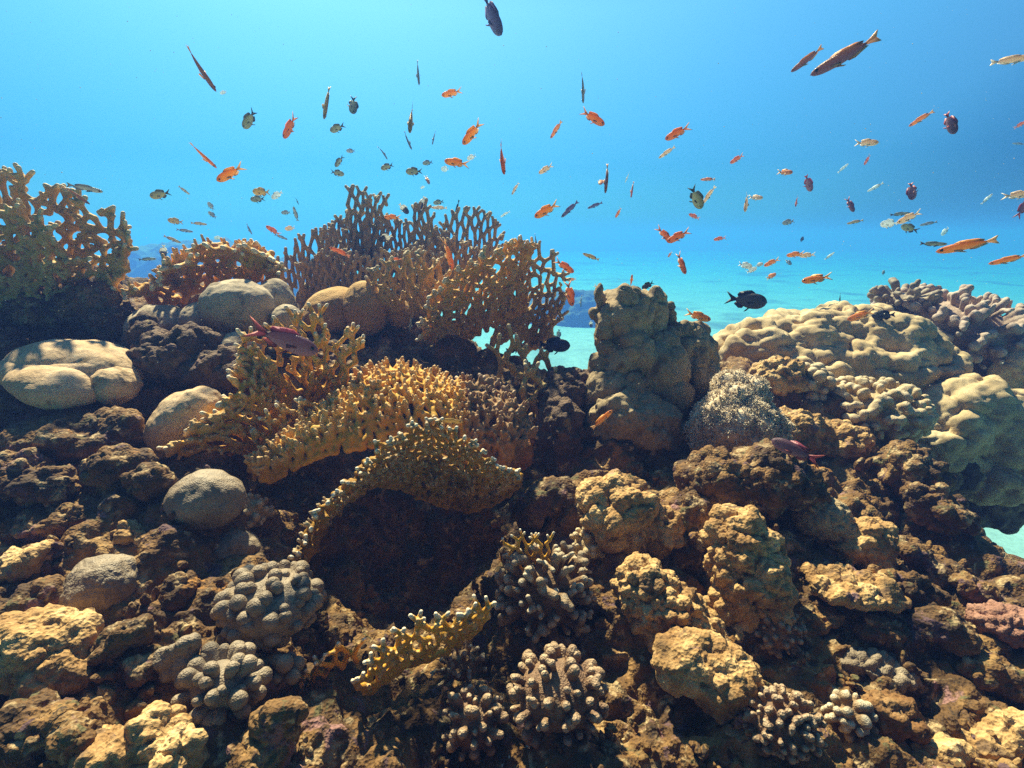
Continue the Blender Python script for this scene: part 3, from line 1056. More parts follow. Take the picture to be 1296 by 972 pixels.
lumpy = [lambda p: domes(p + .03 * np.stack([vnoise(p * 9, 1), vnoise(p * 9, 2), vnoise(p * 9, 3)], 1), np.array([11, 11, 18]), 231) * 0.075 + fbm(p * 5, 3, 232) * .06,
         lambda p: domes(p, 25, 236) * 0.014 + fbm(p * 50, 4, 233) * .005]
v1, f1 = blob_union([el(950, 446, 2.55, 48, 38), el(1010, 436, 2.62, 56, 42), el(1070, 420, 2.68, 52, 36), el(1020, 470, 2.5, 60, 34)], 0.009, 0.05, 3, lumpy)
v2, f2 = blob_union([el(1120, 440, 2.58, 62, 40), el(1172, 468, 2.48, 42, 32), el(1110, 470, 2.5, 70, 36), el(1080, 400, 2.75, 40, 16)], 0.009, 0.05, 4, lumpy)
coral('mound_coral', 'broad sunlit yellowish coral mound covered in rounded lumps', 'coral', [('lobe', v1, f1, M['mound'], None), ('lobe', v2, f2, M['mound'], None)], 'lumpy mound corals')
v1, f1 = blob_union([el(1222, 520, 2.32, 62, 40), el(1190, 556, 2.28, 46, 40), el(1275, 545, 2.3, 60, 50), el(1250, 590, 2.35, 70, 36)], 0.009, 0.05, 5, lumpy)
single('mound_coral', 'second lumpy yellow-tan coral mound at the right edge, shaded underneath', 'coral', (v1, f1), 'mound', 'lumpy mound corals')
v1, f1 = blob_union([el(1150, 585, 2.4, 80, 40), el(1230, 618, 2.5, 70, 38), el(1300, 610, 2.6, 60, 36), el(1330, 560, 2.8, 70, 60)], 0.010, 0.05, 6, rocky(241, 1.5))
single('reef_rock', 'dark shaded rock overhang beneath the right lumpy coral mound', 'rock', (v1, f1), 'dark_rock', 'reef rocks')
v1, f1 = blob_union([el(1290, 470, 2.62, 34, 26), el(1320, 490, 2.6, 40, 30)], 0.009, 0.04, 7, lumpy)
single('mound_coral', 'small tan lumpy coral at the right edge below the mauve branching coral', 'coral', (v1, f1), 'mound', 'lumpy mound corals')
v1, f1 = blob_union([el(1200, 470, 3.1, 110, 50, 80), el(1290, 520, 3.1, 90, 60, 80)], 0.014, 0.05, 8, rocky(246, 2))
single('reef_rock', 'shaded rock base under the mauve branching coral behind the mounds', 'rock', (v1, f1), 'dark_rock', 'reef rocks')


def knobs(px, py, d, rx, ry, rz, n, kr, kl, seed, voxel=0.0055, **kw):
    if d < 1.7:
        d = min(d, on(px, py + ry * .4)[1] - .18 * ry * d / 648)
    k = d / 648.0
    return knob_cluster(P(px, py, d), (rx * k, rz * k, ry * k), n, kr, kl, voxel, seed, **kw)


single('branching_coral', 'mauve-grey branching coral spreading behind the yellow lumpy mound', 'coral',
       knobs(1205, 425, 2.95, 108, 50, 95, 330, .021, .06, 301, voxel=.0075, rot=(0, 14, 0), fork=.4, core=.8), 'pocillo', 'branching coral heads')
single('branching_coral', 'dark stubby branching coral perched at the top of the yellow mound', 'coral',
       knobs(1142, 378, 2.9, 32, 9, 34, 40, .017, .045, 302, voxel=.006, fork=.3), 'knob_grey', 'branching coral heads')
single('knob_coral', 'tan coral packed with round knobs, in front of the yellow mound', 'coral',
       knobs(1100, 518, 2.08, 70, 36, 70, 230, .0175, .022, 303, voxel=.005, fork=.3, fine=.4), 'knob_tan', 'branching coral heads')
single('knob_coral', 'short column of round tan knobs between the fuzzy cream coral and the mound', 'coral',
       knobs(1024, 490, 2.1, 22, 28, 24, 44, .021, .016, 304, fine=.35, apart='knob'), 'knob_tan', 'branching coral heads')
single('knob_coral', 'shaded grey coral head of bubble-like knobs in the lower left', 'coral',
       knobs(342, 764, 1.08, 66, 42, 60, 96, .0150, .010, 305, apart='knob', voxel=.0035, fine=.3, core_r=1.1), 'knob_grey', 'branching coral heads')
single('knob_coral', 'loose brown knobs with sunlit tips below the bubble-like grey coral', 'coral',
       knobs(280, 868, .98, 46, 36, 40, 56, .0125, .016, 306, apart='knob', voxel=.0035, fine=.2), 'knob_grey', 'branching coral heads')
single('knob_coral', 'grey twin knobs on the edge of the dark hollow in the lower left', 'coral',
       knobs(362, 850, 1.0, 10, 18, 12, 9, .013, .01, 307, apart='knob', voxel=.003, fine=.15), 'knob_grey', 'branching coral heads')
single('finger_coral', 'brown finger coral with pale tips standing beside the dark central hollow', 'coral',
       knobs(690, 752, 1.26, 54, 56, 50, 120, .0095, .034, 308, apart='branch', voxel=.003, fork=.55, core=.75), 'finger', 'branching coral heads')
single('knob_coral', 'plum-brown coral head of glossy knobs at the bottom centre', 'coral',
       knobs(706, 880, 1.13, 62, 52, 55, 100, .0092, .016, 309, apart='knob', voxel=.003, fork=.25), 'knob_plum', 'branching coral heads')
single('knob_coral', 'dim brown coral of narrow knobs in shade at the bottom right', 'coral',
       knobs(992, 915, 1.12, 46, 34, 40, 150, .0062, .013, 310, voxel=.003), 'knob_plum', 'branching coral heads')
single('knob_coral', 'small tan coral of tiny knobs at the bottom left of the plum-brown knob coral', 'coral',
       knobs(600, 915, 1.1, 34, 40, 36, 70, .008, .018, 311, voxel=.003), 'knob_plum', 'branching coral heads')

# fuzzy soft coral: a rounded body hidden under hundreds of feathery polyps
sv, sf = blob_union([el(932, 505, 1.78, 34, 28), el(918, 540, 1.74, 40, 36), el(950, 548, 1.74, 40, 34), el(900, 555, 1.74, 22, 20)], .007, .03, 30,
                    [lambda p: domes(p, 16, 322) * .05 + fbm(p * 14, 3, 323) * .03])


def polyps(v, f, n, size, seed):
    r_ = np.random.default_rng(seed)
    nn = normals_of(v, f)
    vis = np.where((nn @ -FWD > -.3) | (nn[:, 2] > 0))[0]
    V, F, T = [], [], []
    for i in vis[r_.integers(0, len(vis), n)]:
        c, d = v[i], nn[i] + r_.normal(0, .35, 3)
        d /= np.linalg.norm(d)
        for _ in range(6):
            e = d * .8 + r_.normal(0, .65, 3)
            e /= np.linalg.norm(e)
            s = size * r_.uniform(.6, 1.2)
            a = np.cross(e, r_.normal(0, 1, 3))
            a /= np.linalg.norm(a)
            b = np.cross(e, a)
            o = len(V) * 0 + sum(len(q) for q in V)
            w = size * .10
            ring0 = [c + (a * math.cos(t) + b * math.sin(t)) * w for t in (0, 2.09, 4.19)]
            m_ = c + e * s * .6 + d * s * .1
            ring1 = [m_ + (a * math.cos(t) + b * math.sin(t)) * w * .9 for t in (0, 2.09, 4.19)]
            tip = m_ + (e * .6 + np.array([0, 0, -.25])) * s * .45
            ring2 = [tip + (a * math.cos(t) + b * math.sin(t)) * w * .5 for t in (0, 2.09, 4.19)]
            V.append(np.array(ring0 + ring1 + ring2))
            T.append(np.array([0] * 3 + [.4] * 3 + [1] * 3))
            for base in (0, 3):
                for q in range(3):
                    F.append((o + base + q, o + base + (q + 1) % 3, o + base + 3 + (q + 1) % 3, o + base + 3 + q))
    return np.concatenate(V), np.array(F), np.concatenate(T)


_pv, _pf, _pt = polyps(sv, sf, 2000, .014, 5)
coral('soft_coral', 'fuzzy cream soft coral dome with feathery polyps, right of the coral tower', 'coral',
      [('stalk', sv, sf, M['soft'], np.zeros(len(sv))), ('polyps', _pv, _pf, M['soft'], _pt)])

# rugged sunlit boulders and ledges
R_ = 'reef rocks'
single('reef_rock', 'pale pitted boulder with orange foot, just below the tower\'s smooth bulb', 'rock',
       blob_union([el(*q) for q in seat([(782, 648, 1.5, 50, 44), (835, 672, 1.5, 32, 28)], .25)], .0045, .03, 9, rocky(401, .75)), 'pale_rock', R_)
single('reef_rock', 'upright pale knobbly boulder with sunlit crown, right of centre', 'rock',
       blob_union([el(*q) for q in seat([(938, 690, 1.3, 44, 46), (950, 745, 1.28, 46, 54), (925, 790, 1.26, 30, 26)], .25)], .004, .03, 10, rocky(411, .65)), 'pale_rock', R_)
single('knobbly_rock', 'sunlit cream rock with crumbly knobs, beside the finger coral', 'rock',
       blob_union([el(*q) for q in seat([(815, 745, 1.22, 36, 36), (845, 778, 1.2, 44, 40), (880, 800, 1.18, 34, 30)], .25)], .004, .025, 11, rocky(421, .5)), 'pale_rock', R_)
single('knobbly_rock', 'sunlit cream rock with crumbly knobs, hanging over the dark lower right', 'rock',
       blob_union([el(*q) for q in seat([(875, 838, 1.14, 48, 34), (918, 862, 1.12, 42, 44)], .25)], .004, .025, 12, rocky(431, .5)), 'pale_rock', R_)
single('reef_rock', 'brightly lit angular rock tip jutting out on the right slope', 'rock',
       blob_union([el(*q) for q in seat([(1090, 686, 1.52, 40, 26, 30, (0, -25, 0)), (1105, 706, 1.5, 24, 24)], .25)], .004, .02, 13, rocky(441, .5)), 'pale_rock', R_)
single('reef_rock', 'thin sunlit ledge below the bright angular rock tip', 'rock',
       blob_union([el(*q) for q in seat([(1075, 742, 1.45, 56, 12, 40, (0, 8, 0)), (1120, 752, 1.45, 24, 14, 30)], .25)], .004, .02, 14, rocky(451, .45)), 'pale_rock', R_)
single('reef_rock', 'mottled brown boulder under the fuzzy cream soft coral', 'rock',
       blob_union([el(*q) for q in seat([(905, 610, 1.66, 48, 36), (970, 605, 1.64, 50, 40), (1015, 628, 1.64, 28, 34)], .25)], .005, .03, 15, rocky(461, .8)), 'reef', R_)
single('reef_rock', 'mottled tan rock between the knobbly tan coral and the fuzzy cream coral', 'rock',
       blob_union([el(*q) for q in seat([(1000, 548, 1.9, 40, 30), (985, 478, 2.1, 34, 26), (1060, 560, 1.9, 40, 26)], .25)], .0055, .03, 16, rocky(466, .6)), 'pale_rock', R_)
single('reef_rock', 'long brown rock spur sloping down toward the bright gap at right', 'rock',
       blob_union([el(*q) for q in seat([(1150, 600, 1.98, 40, 30, 40, (0, 30, 0)), (1185, 640, 1.85, 40, 22, 36, (0, 35, 0))], .25)], .005, .03, 17, rocky(471, .8)), 'reef', R_)
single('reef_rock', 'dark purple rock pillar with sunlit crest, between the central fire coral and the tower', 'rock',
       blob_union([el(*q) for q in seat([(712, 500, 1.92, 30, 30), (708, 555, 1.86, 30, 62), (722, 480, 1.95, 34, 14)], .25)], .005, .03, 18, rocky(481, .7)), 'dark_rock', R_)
single('reef_rock', 'glaring sunlit rough rock in the lower left corner', 'rock',
       blob_union([el(*q) for q in seat([(40, 820, 1.0, 60, 40), (95, 800, 1.02, 30, 20), (80, 860, .98, 44, 34)], .25)], .004, .02, 19, rocky(491, .55)), 'pale_rock', R_)
single('reef_rock', 'sunlit double-humped rough rock at the bottom edge, lower left', 'rock',
       blob_union([el(*q) for q in seat([(195, 925, .93, 30, 24), (215, 960, .9, 30, 34), (150, 960, .9, 50, 26)], .25)], .004, .02, 20, rocky(501, .5)), 'pale_rock', R_)
single('reef_rock', 'narrow streaked tan rock beside the dark hollow at the bottom edge', 'rock',
       blob_union([el(*q) for q in seat([(350, 925, .97, 26, 46, 24, (0, 30, 0)), (325, 965, .95, 36, 34)], .25)], .004, .02, 21, rocky(511, .5)), 'reef', R_)
single('reef_rock', 'rubbly sunlit rock shoulder below the left-edge net coral', 'rock',
       blob_union([el(*q) for q in seat([(115, 385, 2.02, 40, 26), (148, 412, 2.0, 26, 24), (60, 400, 2.05, 50, 30)], .25)], .006, .03, 22, rocky(521, .7)), 'reef', R_)
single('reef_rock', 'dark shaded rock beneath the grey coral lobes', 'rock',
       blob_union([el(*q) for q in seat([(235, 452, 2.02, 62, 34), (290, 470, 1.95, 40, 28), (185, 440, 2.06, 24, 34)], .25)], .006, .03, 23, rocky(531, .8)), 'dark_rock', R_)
single('reef_rock', 'dark rock shelf carrying the folded beige coral head', 'rock',
       blob_union([el(*q) for q in seat([(85, 552, 1.66, 78, 24), (150, 540, 1.68, 30, 22)], .25)], .005, .03, 24, rocky(541, .7)), 'reef', R_)
single('reef_rock', 'small grey-brown rock plate with scalloped lit rim, lower left slope', 'rock',
       blob_union([el(*q) for q in seat([(222, 838, 1.02, 27, 22, 16, (0, -15, 0)), (240, 818, 1.02, 12, 12, 10)], .25)], .0035, .015, 25, rocky(551, .3)), 'knob_grey', R_)
single('encrusting_coral', 'salmon pink encrusting coral lump at the right edge', 'coral',
       blob_union([el(*q) for q in seat([(1285, 792, 1.33, 38, 20), (1250, 782, 1.36, 22, 14)], .25)], .004, .02, 26, rocky(561, .3)), 'pink')
single('reef_rock', 'sunlit ochre rock ridge at the bottom right corner', 'rock',
       blob_union([el(*q) for q in seat([(1255, 935, 1.1, 44, 14, 24, (0, -18, 0)), (1190, 950, 1.08, 34, 12, 20), (1285, 915, 1.1, 20, 16)], .25)], .004, .015, 27, rocky(571, .45)), 'pale_rock', R_)
single('sponge', 'small orange-brown sponge tucked beside the dark purple rock pillar', 'sponge',
       blob_union([el(655, 572, 1.66, 20, 24), el(668, 552, 1.68, 10, 10), el(640, 590, 1.66, 14, 12)], .004, .02, 28, [lambda p: fbm(p * 30, 4, 581) * .012]), 'sponge')
single('encrusting_coral', 'rusty orange crust growing between the finger coral and cream rocks', 'coral',
       blob_union([el(770, 800, 1.25, 28, 24), el(755, 830, 1.24, 24, 18)], .004, .02, 29, rocky(591, .35)), 'orange_rock')

# smaller rocks and corals that fill the slope
def bit(label, spots, mat, seed, s_=.45, name='reef_rock', cat='rock', vox=.004, grp=R_):
    single(name, label, cat, blob_union([el(*q) for q in seat(spots)], vox, .018, seed, rocky(seed * 7 + 600, s_)), mat, grp)


bit('smooth olive coral bulge right of the mottled brown boulder', [(1040, 655, 1.62, 34, 26), (1060, 672, 1.6, 24, 22)], 'porites_olive', 41, .3, 'massive_coral', 'coral', .0045, 'smooth massive corals')
bit('small pale shell-like ledge in the dark right of the upright boulder', [(1040, 780, 1.32, 26, 9, 20), (1030, 794, 1.31, 16, 9)], 'pale_rock', 42, .3)
bit('pinkish-brown streaked rock ridge, upper right slope near the sand gap', [(1165, 705, 1.62, 38, 13, 24, (0, 32, 0)), (1195, 725, 1.58, 26, 12)], 'reef', 43, .5)
bit('tan rock hump right of the bright angular tip', [(1150, 745, 1.45, 28, 16), (1172, 756, 1.44, 20, 14)], 'reef', 44, .45)
bit('knobbly brown rock at the right edge below the sand gap', [(1235, 748, 1.5, 30, 14, 22, (0, 28, 0)), (1272, 772, 1.46, 24, 13)], 'reef', 45, .5)
bit('brown rock with lit nubs left of the salmon pink lump', [(1190, 790, 1.36, 30, 20), (1215, 808, 1.33, 22, 16)], 'reef', 46, .45)
bit('low dark grey ledge slanting across the lower right', [(1120, 845, 1.24, 46, 10, 26, (0, 14, 0)), (1080, 838, 1.25, 22, 9)], 'knob_grey', 47, .4)
bit('ochre lump below the slanting grey ledge, lower right', [(1125, 900, 1.15, 28, 20), (1150, 915, 1.13, 18, 14)], 'orange_rock', 48, .4)
bit('rough tan rock between the salmon pink lump and the corner ridge', [(1250, 850, 1.22, 30, 18), (1280, 866, 1.2, 24, 16)], 'reef', 49, .45)
bit('small twin brown rocks left of the tan hump, right slope', [(1105, 795, 1.36, 18, 16), (1128, 806, 1.34, 15, 12)], 'reef', 50, .4)
bit('brown rubbly rock between the orange sponge and the pale pitted boulder', [(700, 628, 1.56, 32, 22), (672, 648, 1.54, 22, 18), (725, 655, 1.52, 18, 16)], 'reef', 51, .45)
bit('mottled rock shoulder right of the pale pitted boulder', [(870, 655, 1.52, 26, 30), (880, 690, 1.46, 18, 20)], 'reef', 52, .5)
bit('long lit rock ridge on the left slope above the glaring corner rock', [(55, 662, 1.32, 60, 12, 26, (0, -8, 0)), (115, 650, 1.34, 34, 14)], 'reef', 53, .45)
bit('rough brown nub at the left edge, middle of the left slope', [(20, 715, 1.2, 26, 16), (50, 700, 1.22, 16, 12)], 'pale_rock', 54, .4)
bit('small lit rock between the grey-brown lump and the round grey ball', [(165, 675, 1.3, 20, 14), (190, 690, 1.28, 16, 12)], 'pale_rock', 55, .4)
bit('brown rock hump left of the grey-brown coral lump', [(55, 752, 1.13, 28, 18), (30, 768, 1.1, 22, 16)], 'reef', 56, .45)
bit('lit rock spur running below the grey-brown coral lump', [(150, 812, 1.04, 40, 14, 24, (0, -30, 0)), (180, 842, 1.02, 26, 14)], 'reef', 57, .45)
bit('dark lumpy rock at the left edge of the bottom', [(40, 920, .93, 50, 26), (95, 935, .91, 30, 20)], 'reef', 58, .5)
bit('brown knuckle of rock left of the bubble-like grey coral', [(232, 742, 1.14, 20, 18), (215, 765, 1.12, 18, 14)], 'reef', 59, .4)
bit('brown rock block left of the folded beige coral\'s shelf', [(20, 600, 1.5, 40, 26), (60, 615, 1.46, 34, 20)], 'reef', 61, .55)
bit('brown encrusted step between the leaning cream lump and the folded coral', [(150, 590, 1.5, 40, 24), (185, 610, 1.44, 26, 20)], 'reef', 62, .55)
single('finger_coral', 'short white-tipped finger coral at the right end of the low branch', 'coral', knobs(585, 842, 1.12, 24, 20, 24, 34, .006, .022, 312, voxel=.0025, fork=.4), 'finger', 'branching coral heads')
single('knob_coral', 'small tan knob coral above the sunlit cream rocks, beside the pale boulder', 'coral', knobs(745, 690, 1.4, 24, 20, 24, 40, .0085, .012, 313, voxel=.003), 'knob_tan', 'branching coral heads')
single('knob_coral', 'dim plum knob coral tucked under the upright pale boulder', 'coral', knobs(985, 800, 1.24, 30, 26, 26, 70, .0065, .012, 314, voxel=.003), 'knob_plum', 'branching coral heads')
single('knob_coral', 'small brown knob coral on the slope right of the dim narrow-knobbed coral', 'coral', knobs(1075, 905, 1.14, 24, 20, 22, 44, .0085, .012, 315, voxel=.003), 'finger', 'branching coral heads')
single('knob_coral', 'small tan knob coral at the right edge of the round grey ball', 'coral', knobs(322, 650, 1.36, 18, 22, 20, 34, .0085, .010, 316, voxel=.003), 'knob_tan', 'branching coral heads')

# ------------------------------------------------------------------ net fire corals
FG = 'net fire corals'


def fire(label, mats, blades, names=None):
    parts = []
    for i, b in enumerate(blades):
        v, f, t = blade(**b)
        parts.append(('blade', v, f, M[mats[i] if isinstance(mats, (list, tuple)) else mats], t))
    return coral('fire_coral', label, 'coral', parts, FG)


fire('tan net fire coral fan with open mesh, rising at the left edge', 'fire_tan', [
    dict(base=[(-80, 400, 2.0), (0, 395, 2.0), (60, 385, 2.0), (110, 378, 1.98), (140, 362, 1.95)],
         rim=[(-95, 200, 1.75), (-20, 208, 1.78), (50, 240, 1.80), (110, 262, 1.82), (150, 292, 1.86), (166, 330, 1.9)],
         cell=.034, rad=.0104, voxel=.0043, stud_r=.8, rough=.6, seed=1, bulge=(0, .04, 0), drop=.05, studs=300, row=1.15, wave=.02, stud_len=2.6, dense=.25, jit=.2, tip_len=1.5),
    dict(base=[(-60, 395, 1.95), (0, 392, 1.95), (60, 385, 1.96)],
         rim=[(-80, 250, 1.62), (-10, 258, 1.66), (60, 290, 1.72), (95, 330, 1.8)],
         cell=.034, rad=.0098, voxel=.0043, stud_r=.8, rough=.6, seed=2, bulge=(0, .03, 0), drop=.06, studs=200, wave=.02, stud_len=2.6, dense=.25, jit=.2)])
fire('golden fire coral frill arching over the grey coral lobes', 'fire', [
    dict(base=[(200, 402, 2.22), (228, 384, 2.24), (258, 364, 2.26), (292, 352, 2.26), (328, 354, 2.24), (356, 374, 2.2)],
         rim=[(166, 378, 2.0), (203, 350, 1.97), (247, 322, 1.97), (290, 314, 2.0), (330, 322, 2.02), (362, 350, 2.05)],
         cell=.026, rad=.0108, voxel=.0042, stud_r=.65, jit=.2, seed=3, bulge=(0, 0, .05), studs=200, row=1.1, tip_len=2.2, dense=.4, stud_len=3.2, wave=.03, rough=.8, fork=.6),
    dict(base=[(310, 335, 2.05), (318, 336, 2.05), (345, 340, 2.05)], rim=[(300, 326, 2.04), (318, 310, 2.04), (336, 330, 2.04)],
         cell=.03, rad=.0095, voxel=.0045, seed=4, drop=.2, studs=4)])
TB = dict(cell=.023, rad=.0088, voxel=.0037, stud_r=.8, drop=.05, tip_len=1.6, row=1.75, link=.25, jit=.17, wave=.014, tip_r=.9, fork=.65)
fire('tall brown upright fire coral crowning the reef top', ['fire_brown'] * 8, [
    dict(base=[(372, 405, 2.46), (410, 405, 2.46), (450, 400, 2.46)], rim=[(352, 335, 2.44), (385, 308, 2.44), (415, 292, 2.46), (450, 300, 2.46)], seed=11, studs=60, **TB),
    dict(base=[(448, 330, 2.5), (470, 330, 2.5)], rim=[(437, 250, 2.48), (450, 240, 2.48), (468, 255, 2.48)], seed=12, **TB),
    dict(base=[(458, 340, 2.52), (492, 340, 2.52)], rim=[(462, 262, 2.5), (478, 252, 2.5), (492, 262, 2.5)], seed=13, **TB),
    dict(base=[(410, 410, 2.56), (460, 410, 2.56), (510, 405, 2.56), (570, 395, 2.56)], rim=[(400, 302, 2.54), (440, 276, 2.54), (490, 284, 2.54), (530, 292, 2.54), (575, 302, 2.54)], seed=14, studs=70, **TB),
    dict(base=[(522, 330, 2.5), (548, 330, 2.5)], rim=[(522, 268, 2.48), (535, 264, 2.48), (549, 272, 2.48)], seed=15, **TB),
    dict(base=[(560, 360, 2.6), (590, 355, 2.6), (620, 345, 2.6)], rim=[(540, 305, 2.58), (568, 280, 2.58), (595, 267, 2.58), (618, 280, 2.58), (640, 305, 2.58)], seed=16, studs=30, **TB),
    dict(base=[(385, 420, 2.42), (430, 420, 2.4), (480, 410, 2.38), (540, 400, 2.36)], rim=[(375, 345, 2.4), (420, 325, 2.38), (470, 330, 2.36), (520, 322, 2.36), (560, 330, 2.36)], seed=17, studs=90, **TB),
    dict(base=[(520, 400, 2.45), (560, 385, 2.45), (600, 370, 2.45)], rim=[(500, 330, 2.44), (545, 312, 2.44), (585, 312, 2.44), (610, 325, 2.44)], seed=18, studs=50, **TB)])
fire('small crumpled tan fire coral above the pitted tan bulges', 'fire_tan', [
    dict(base=[(478, 385, 2.2), (505, 395, 2.2), (545, 395, 2.22), (575, 390, 2.25)], rim=[(465, 362, 2.16), (492, 340, 2.14), (516, 328, 2.14), (542, 334, 2.16), (570, 345, 2.2)],
         cell=.03, rad=.0105, voxel=.005, seed=21, studs=60, dense=.4, wave=.03)])
fire('bowl-shaped fire coral with lacy right side, beside the deep water gap', ['fire', 'fire_tan'], [
    dict(base=[(560, 452, 2.25), (580, 436, 2.3), (600, 425, 2.36), (625, 412, 2.4), (650, 400, 2.4), (665, 392, 2.4)],
         rim=[(532, 428, 2.05), (543, 388, 2.0), (572, 350, 2.0), (612, 325, 2.04), (652, 309, 2.12), (676, 314, 2.2)],
         cell=.026, rad=.0096, voxel=.004, stud_r=.65, jit=.2, seed=31, bulge=(0, .08, 0), studs=380, row=1.1, dense=.5, stud_len=3),
    dict(base=[(618, 440, 2.4), (640, 430, 2.42), (650, 420, 2.42), (655, 430, 2.42), (662, 452, 2.4)],
         rim=[(640, 312, 2.16), (680, 312, 2.22), (708, 338, 2.28), (714, 375, 2.32), (705, 408, 2.32), (690, 440, 2.32)],
         cell=.033, rad=.0092, voxel=.004, stud_r=.7, seed=32, bulge=(.02, .10, 0), studs=200, row=.9, drop=.05, link=.26, dense=.15, jit=.2)])
fire('bushy golden fire coral with white-tipped branches, left of centre', ['fire'] * 4, [
    dict(base=[(330, 585, 1.56), (345, 562, 1.57), (355, 540, 1.58), (362, 515, 1.6), (368, 490, 1.62)],
         rim=[(220, 578, 1.42), (242, 550, 1.42), (272, 527, 1.44), (298, 505, 1.46), (300, 470, 1.5), (318, 438, 1.54)],
         cell=.026, rad=.0084, voxel=.0032, stud_r=.7, jit=.2, seed=41, bulge=(0, -.02, .04), studs=240, dense=.4, wave=.02, stud_len=3.0),
    dict(base=[(350, 500, 1.66), (380, 495, 1.66), (420, 490, 1.66)],
         rim=[(305, 440, 1.56), (335, 418, 1.56), (370, 410, 1.58), (396, 402, 1.6), (420, 418, 1.6)],
         cell=.031, rad=.0076, voxel=.0033, seed=42, studs=120, drop=.16, tip_len=1.6, wave=.03, stud_len=3.0),
    dict(base=[(385, 512, 1.62), (410, 505, 1.62), (435, 500, 1.62)],
         rim=[(395, 440, 1.56), (425, 425, 1.56), (452, 428, 1.56), (463, 442, 1.56)],
         cell=.031, rad=.0076, voxel=.0033, seed=43, studs=70, drop=.18, tip_len=1.6, wave=.03, stud_len=3.0),
    dict(base=[(350, 600, 1.52), (375, 575, 1.52), (400, 548, 1.54), (420, 525, 1.56)],
         rim=[(318, 560, 1.46), (340, 535, 1.46), (368, 518, 1.48), (395, 508, 1.5)],
         cell=.026, rad=.0072, voxel=.0032, seed=44, studs=70, dense=.3, stud_len=3.0)])
fire('broad golden fire coral shelf studded with fingers, in the centre', ['fire', 'fire_maroon'], [
    dict(base=[(335, 612, 1.40), (372, 592, 1.40), (410, 575, 1.40), (445, 568, 1.40), (480, 565, 1.41), (520, 566, 1.43), (560, 572, 1.46), (600, 582, 1.5)],
         rim=[(318, 603, 1.42), (345, 575, 1.47), (378, 545, 1.52), (410, 520, 1.56), (450, 480, 1.62), (495, 463, 1.66), (540, 470, 1.68), (590, 492, 1.68)],
         cell=.022, rad=.0080, voxel=.0029, stud_r=.62, jit=.2, seed=51, bulge=(0, -.02, .05), studs=800, dense=.75, drop=.02, stud_len=2.8, tip_len=1.5, fork=.3),
    dict(base=[(575, 580, 1.48), (610, 590, 1.5), (645, 588, 1.54), (662, 572, 1.6)],
         rim=[(572, 488, 1.66), (605, 482, 1.66), (640, 496, 1.66), (664, 520, 1.66), (674, 552, 1.66)],
         cell=.022, rad=.0080, voxel=.003, stud_r=.62, jit=.2, seed=52, bulge=(0, -.02, .03), studs=300, dense=.6, drop=.04, wave=.02, stud_len=2.6)])
fire('arc-shaped fire coral with bright white-tipped rim over the dark hollow', 'fire_dark', [
    dict(base=[(388, 712, 1.30), (404, 676, 1.33), (430, 642, 1.37), (462, 620, 1.40), (500, 616, 1.43), (545, 634, 1.46), (592, 645, 1.47), (632, 634, 1.48), (658, 614, 1.48)],
         rim=[(377, 712, 1.17), (388, 676, 1.18), (412, 640, 1.19), (446, 604, 1.2), (490, 560, 1.22), (540, 536, 1.25), (590, 556, 1.28), (630, 588, 1.32), (661, 603, 1.38)],
         cell=.0160, rad=.0056, voxel=.0023, stud_r=.62, seed=61, bulge=(0, .05, -.01), studs=720, dense=.85, drop=.05, jit=.22, rough=.6, wave=.010, stud_len=3.0, tip_len=1.0, fork=.3, stud_white=.3)])
fire('low golden fire coral branch reaching left across the dark bottom', 'fire', [
    dict(base=[(462, 880, 1.04), (492, 858, 1.05), (520, 842, 1.07), (550, 832, 1.08), (582, 815, 1.1), (612, 792, 1.12)],
         rim=[(448, 872, 1.0), (478, 832, 1.0), (508, 802, 1.01), (545, 787, 1.03), (582, 784, 1.05), (606, 769, 1.07), (624, 767, 1.08)],
         cell=.018, rad=.0060, voxel=.0025, stud_r=.65, jit=.2, seed=71, studs=80, dense=.5, stud_len=2.6, drop=.1)])
fire('thin golden fire coral twig left of the low branch, lower centre', 'fire', [
    dict(base=[(385, 872, 1.08), (415, 850, 1.09), (455, 838, 1.1)], rim=[(374, 868, 1.05), (400, 843, 1.05), (428, 826, 1.06), (456, 817, 1.07)],
         cell=.02, rad=.0055, voxel=.0028, seed=72, studs=14, stud_len=2.4)])
fire('open yellow branching fire coral behind the dark pillar, beside the gap', 'fire_tan', [
    dict(base=[(640, 535, 2.0), (660, 530, 2.0), (690, 530, 2.0)], rim=[(622, 448, 1.98), (645, 436, 1.98), (672, 452, 1.98), (704, 455, 1.98)],
         cell=.045, rad=.0105, voxel=.0048, seed=73, drop=.22, studs=30, tip_len=1.6, wave=.04),
    dict(base=[(660, 545, 1.9), (690, 540, 1.9)], rim=[(655, 480, 1.88), (685, 470, 1.88), (706, 480, 1.88)],
         cell=.045, rad=.0105, voxel=.0048, seed=74, drop=.22, studs=20, wave=.03)])
fire('small golden fire coral sprig at the bottom edge, centre', 'fire', [
    dict(base=[(650, 985, 1.02), (680, 980, 1.02), (700, 970, 1.04)], rim=[(640, 975, .98), (665, 955, .99), (690, 935, 1.0), (706, 925, 1.02)],
         cell=.02, rad=.006, voxel=.0028, seed=75, studs=14, drop=.15)])
fire('feathery yellow fire coral sprig on top of the brown finger coral', 'fire', [
    dict(base=[(655, 722, 1.26), (680, 722, 1.26), (700, 720, 1.26)], rim=[(638, 690, 1.22), (665, 682, 1.22), (697, 684, 1.22)],
         cell=.018, rad=.0042, voxel=.0024, seed=76, drop=.15, tip_len=1.5)])

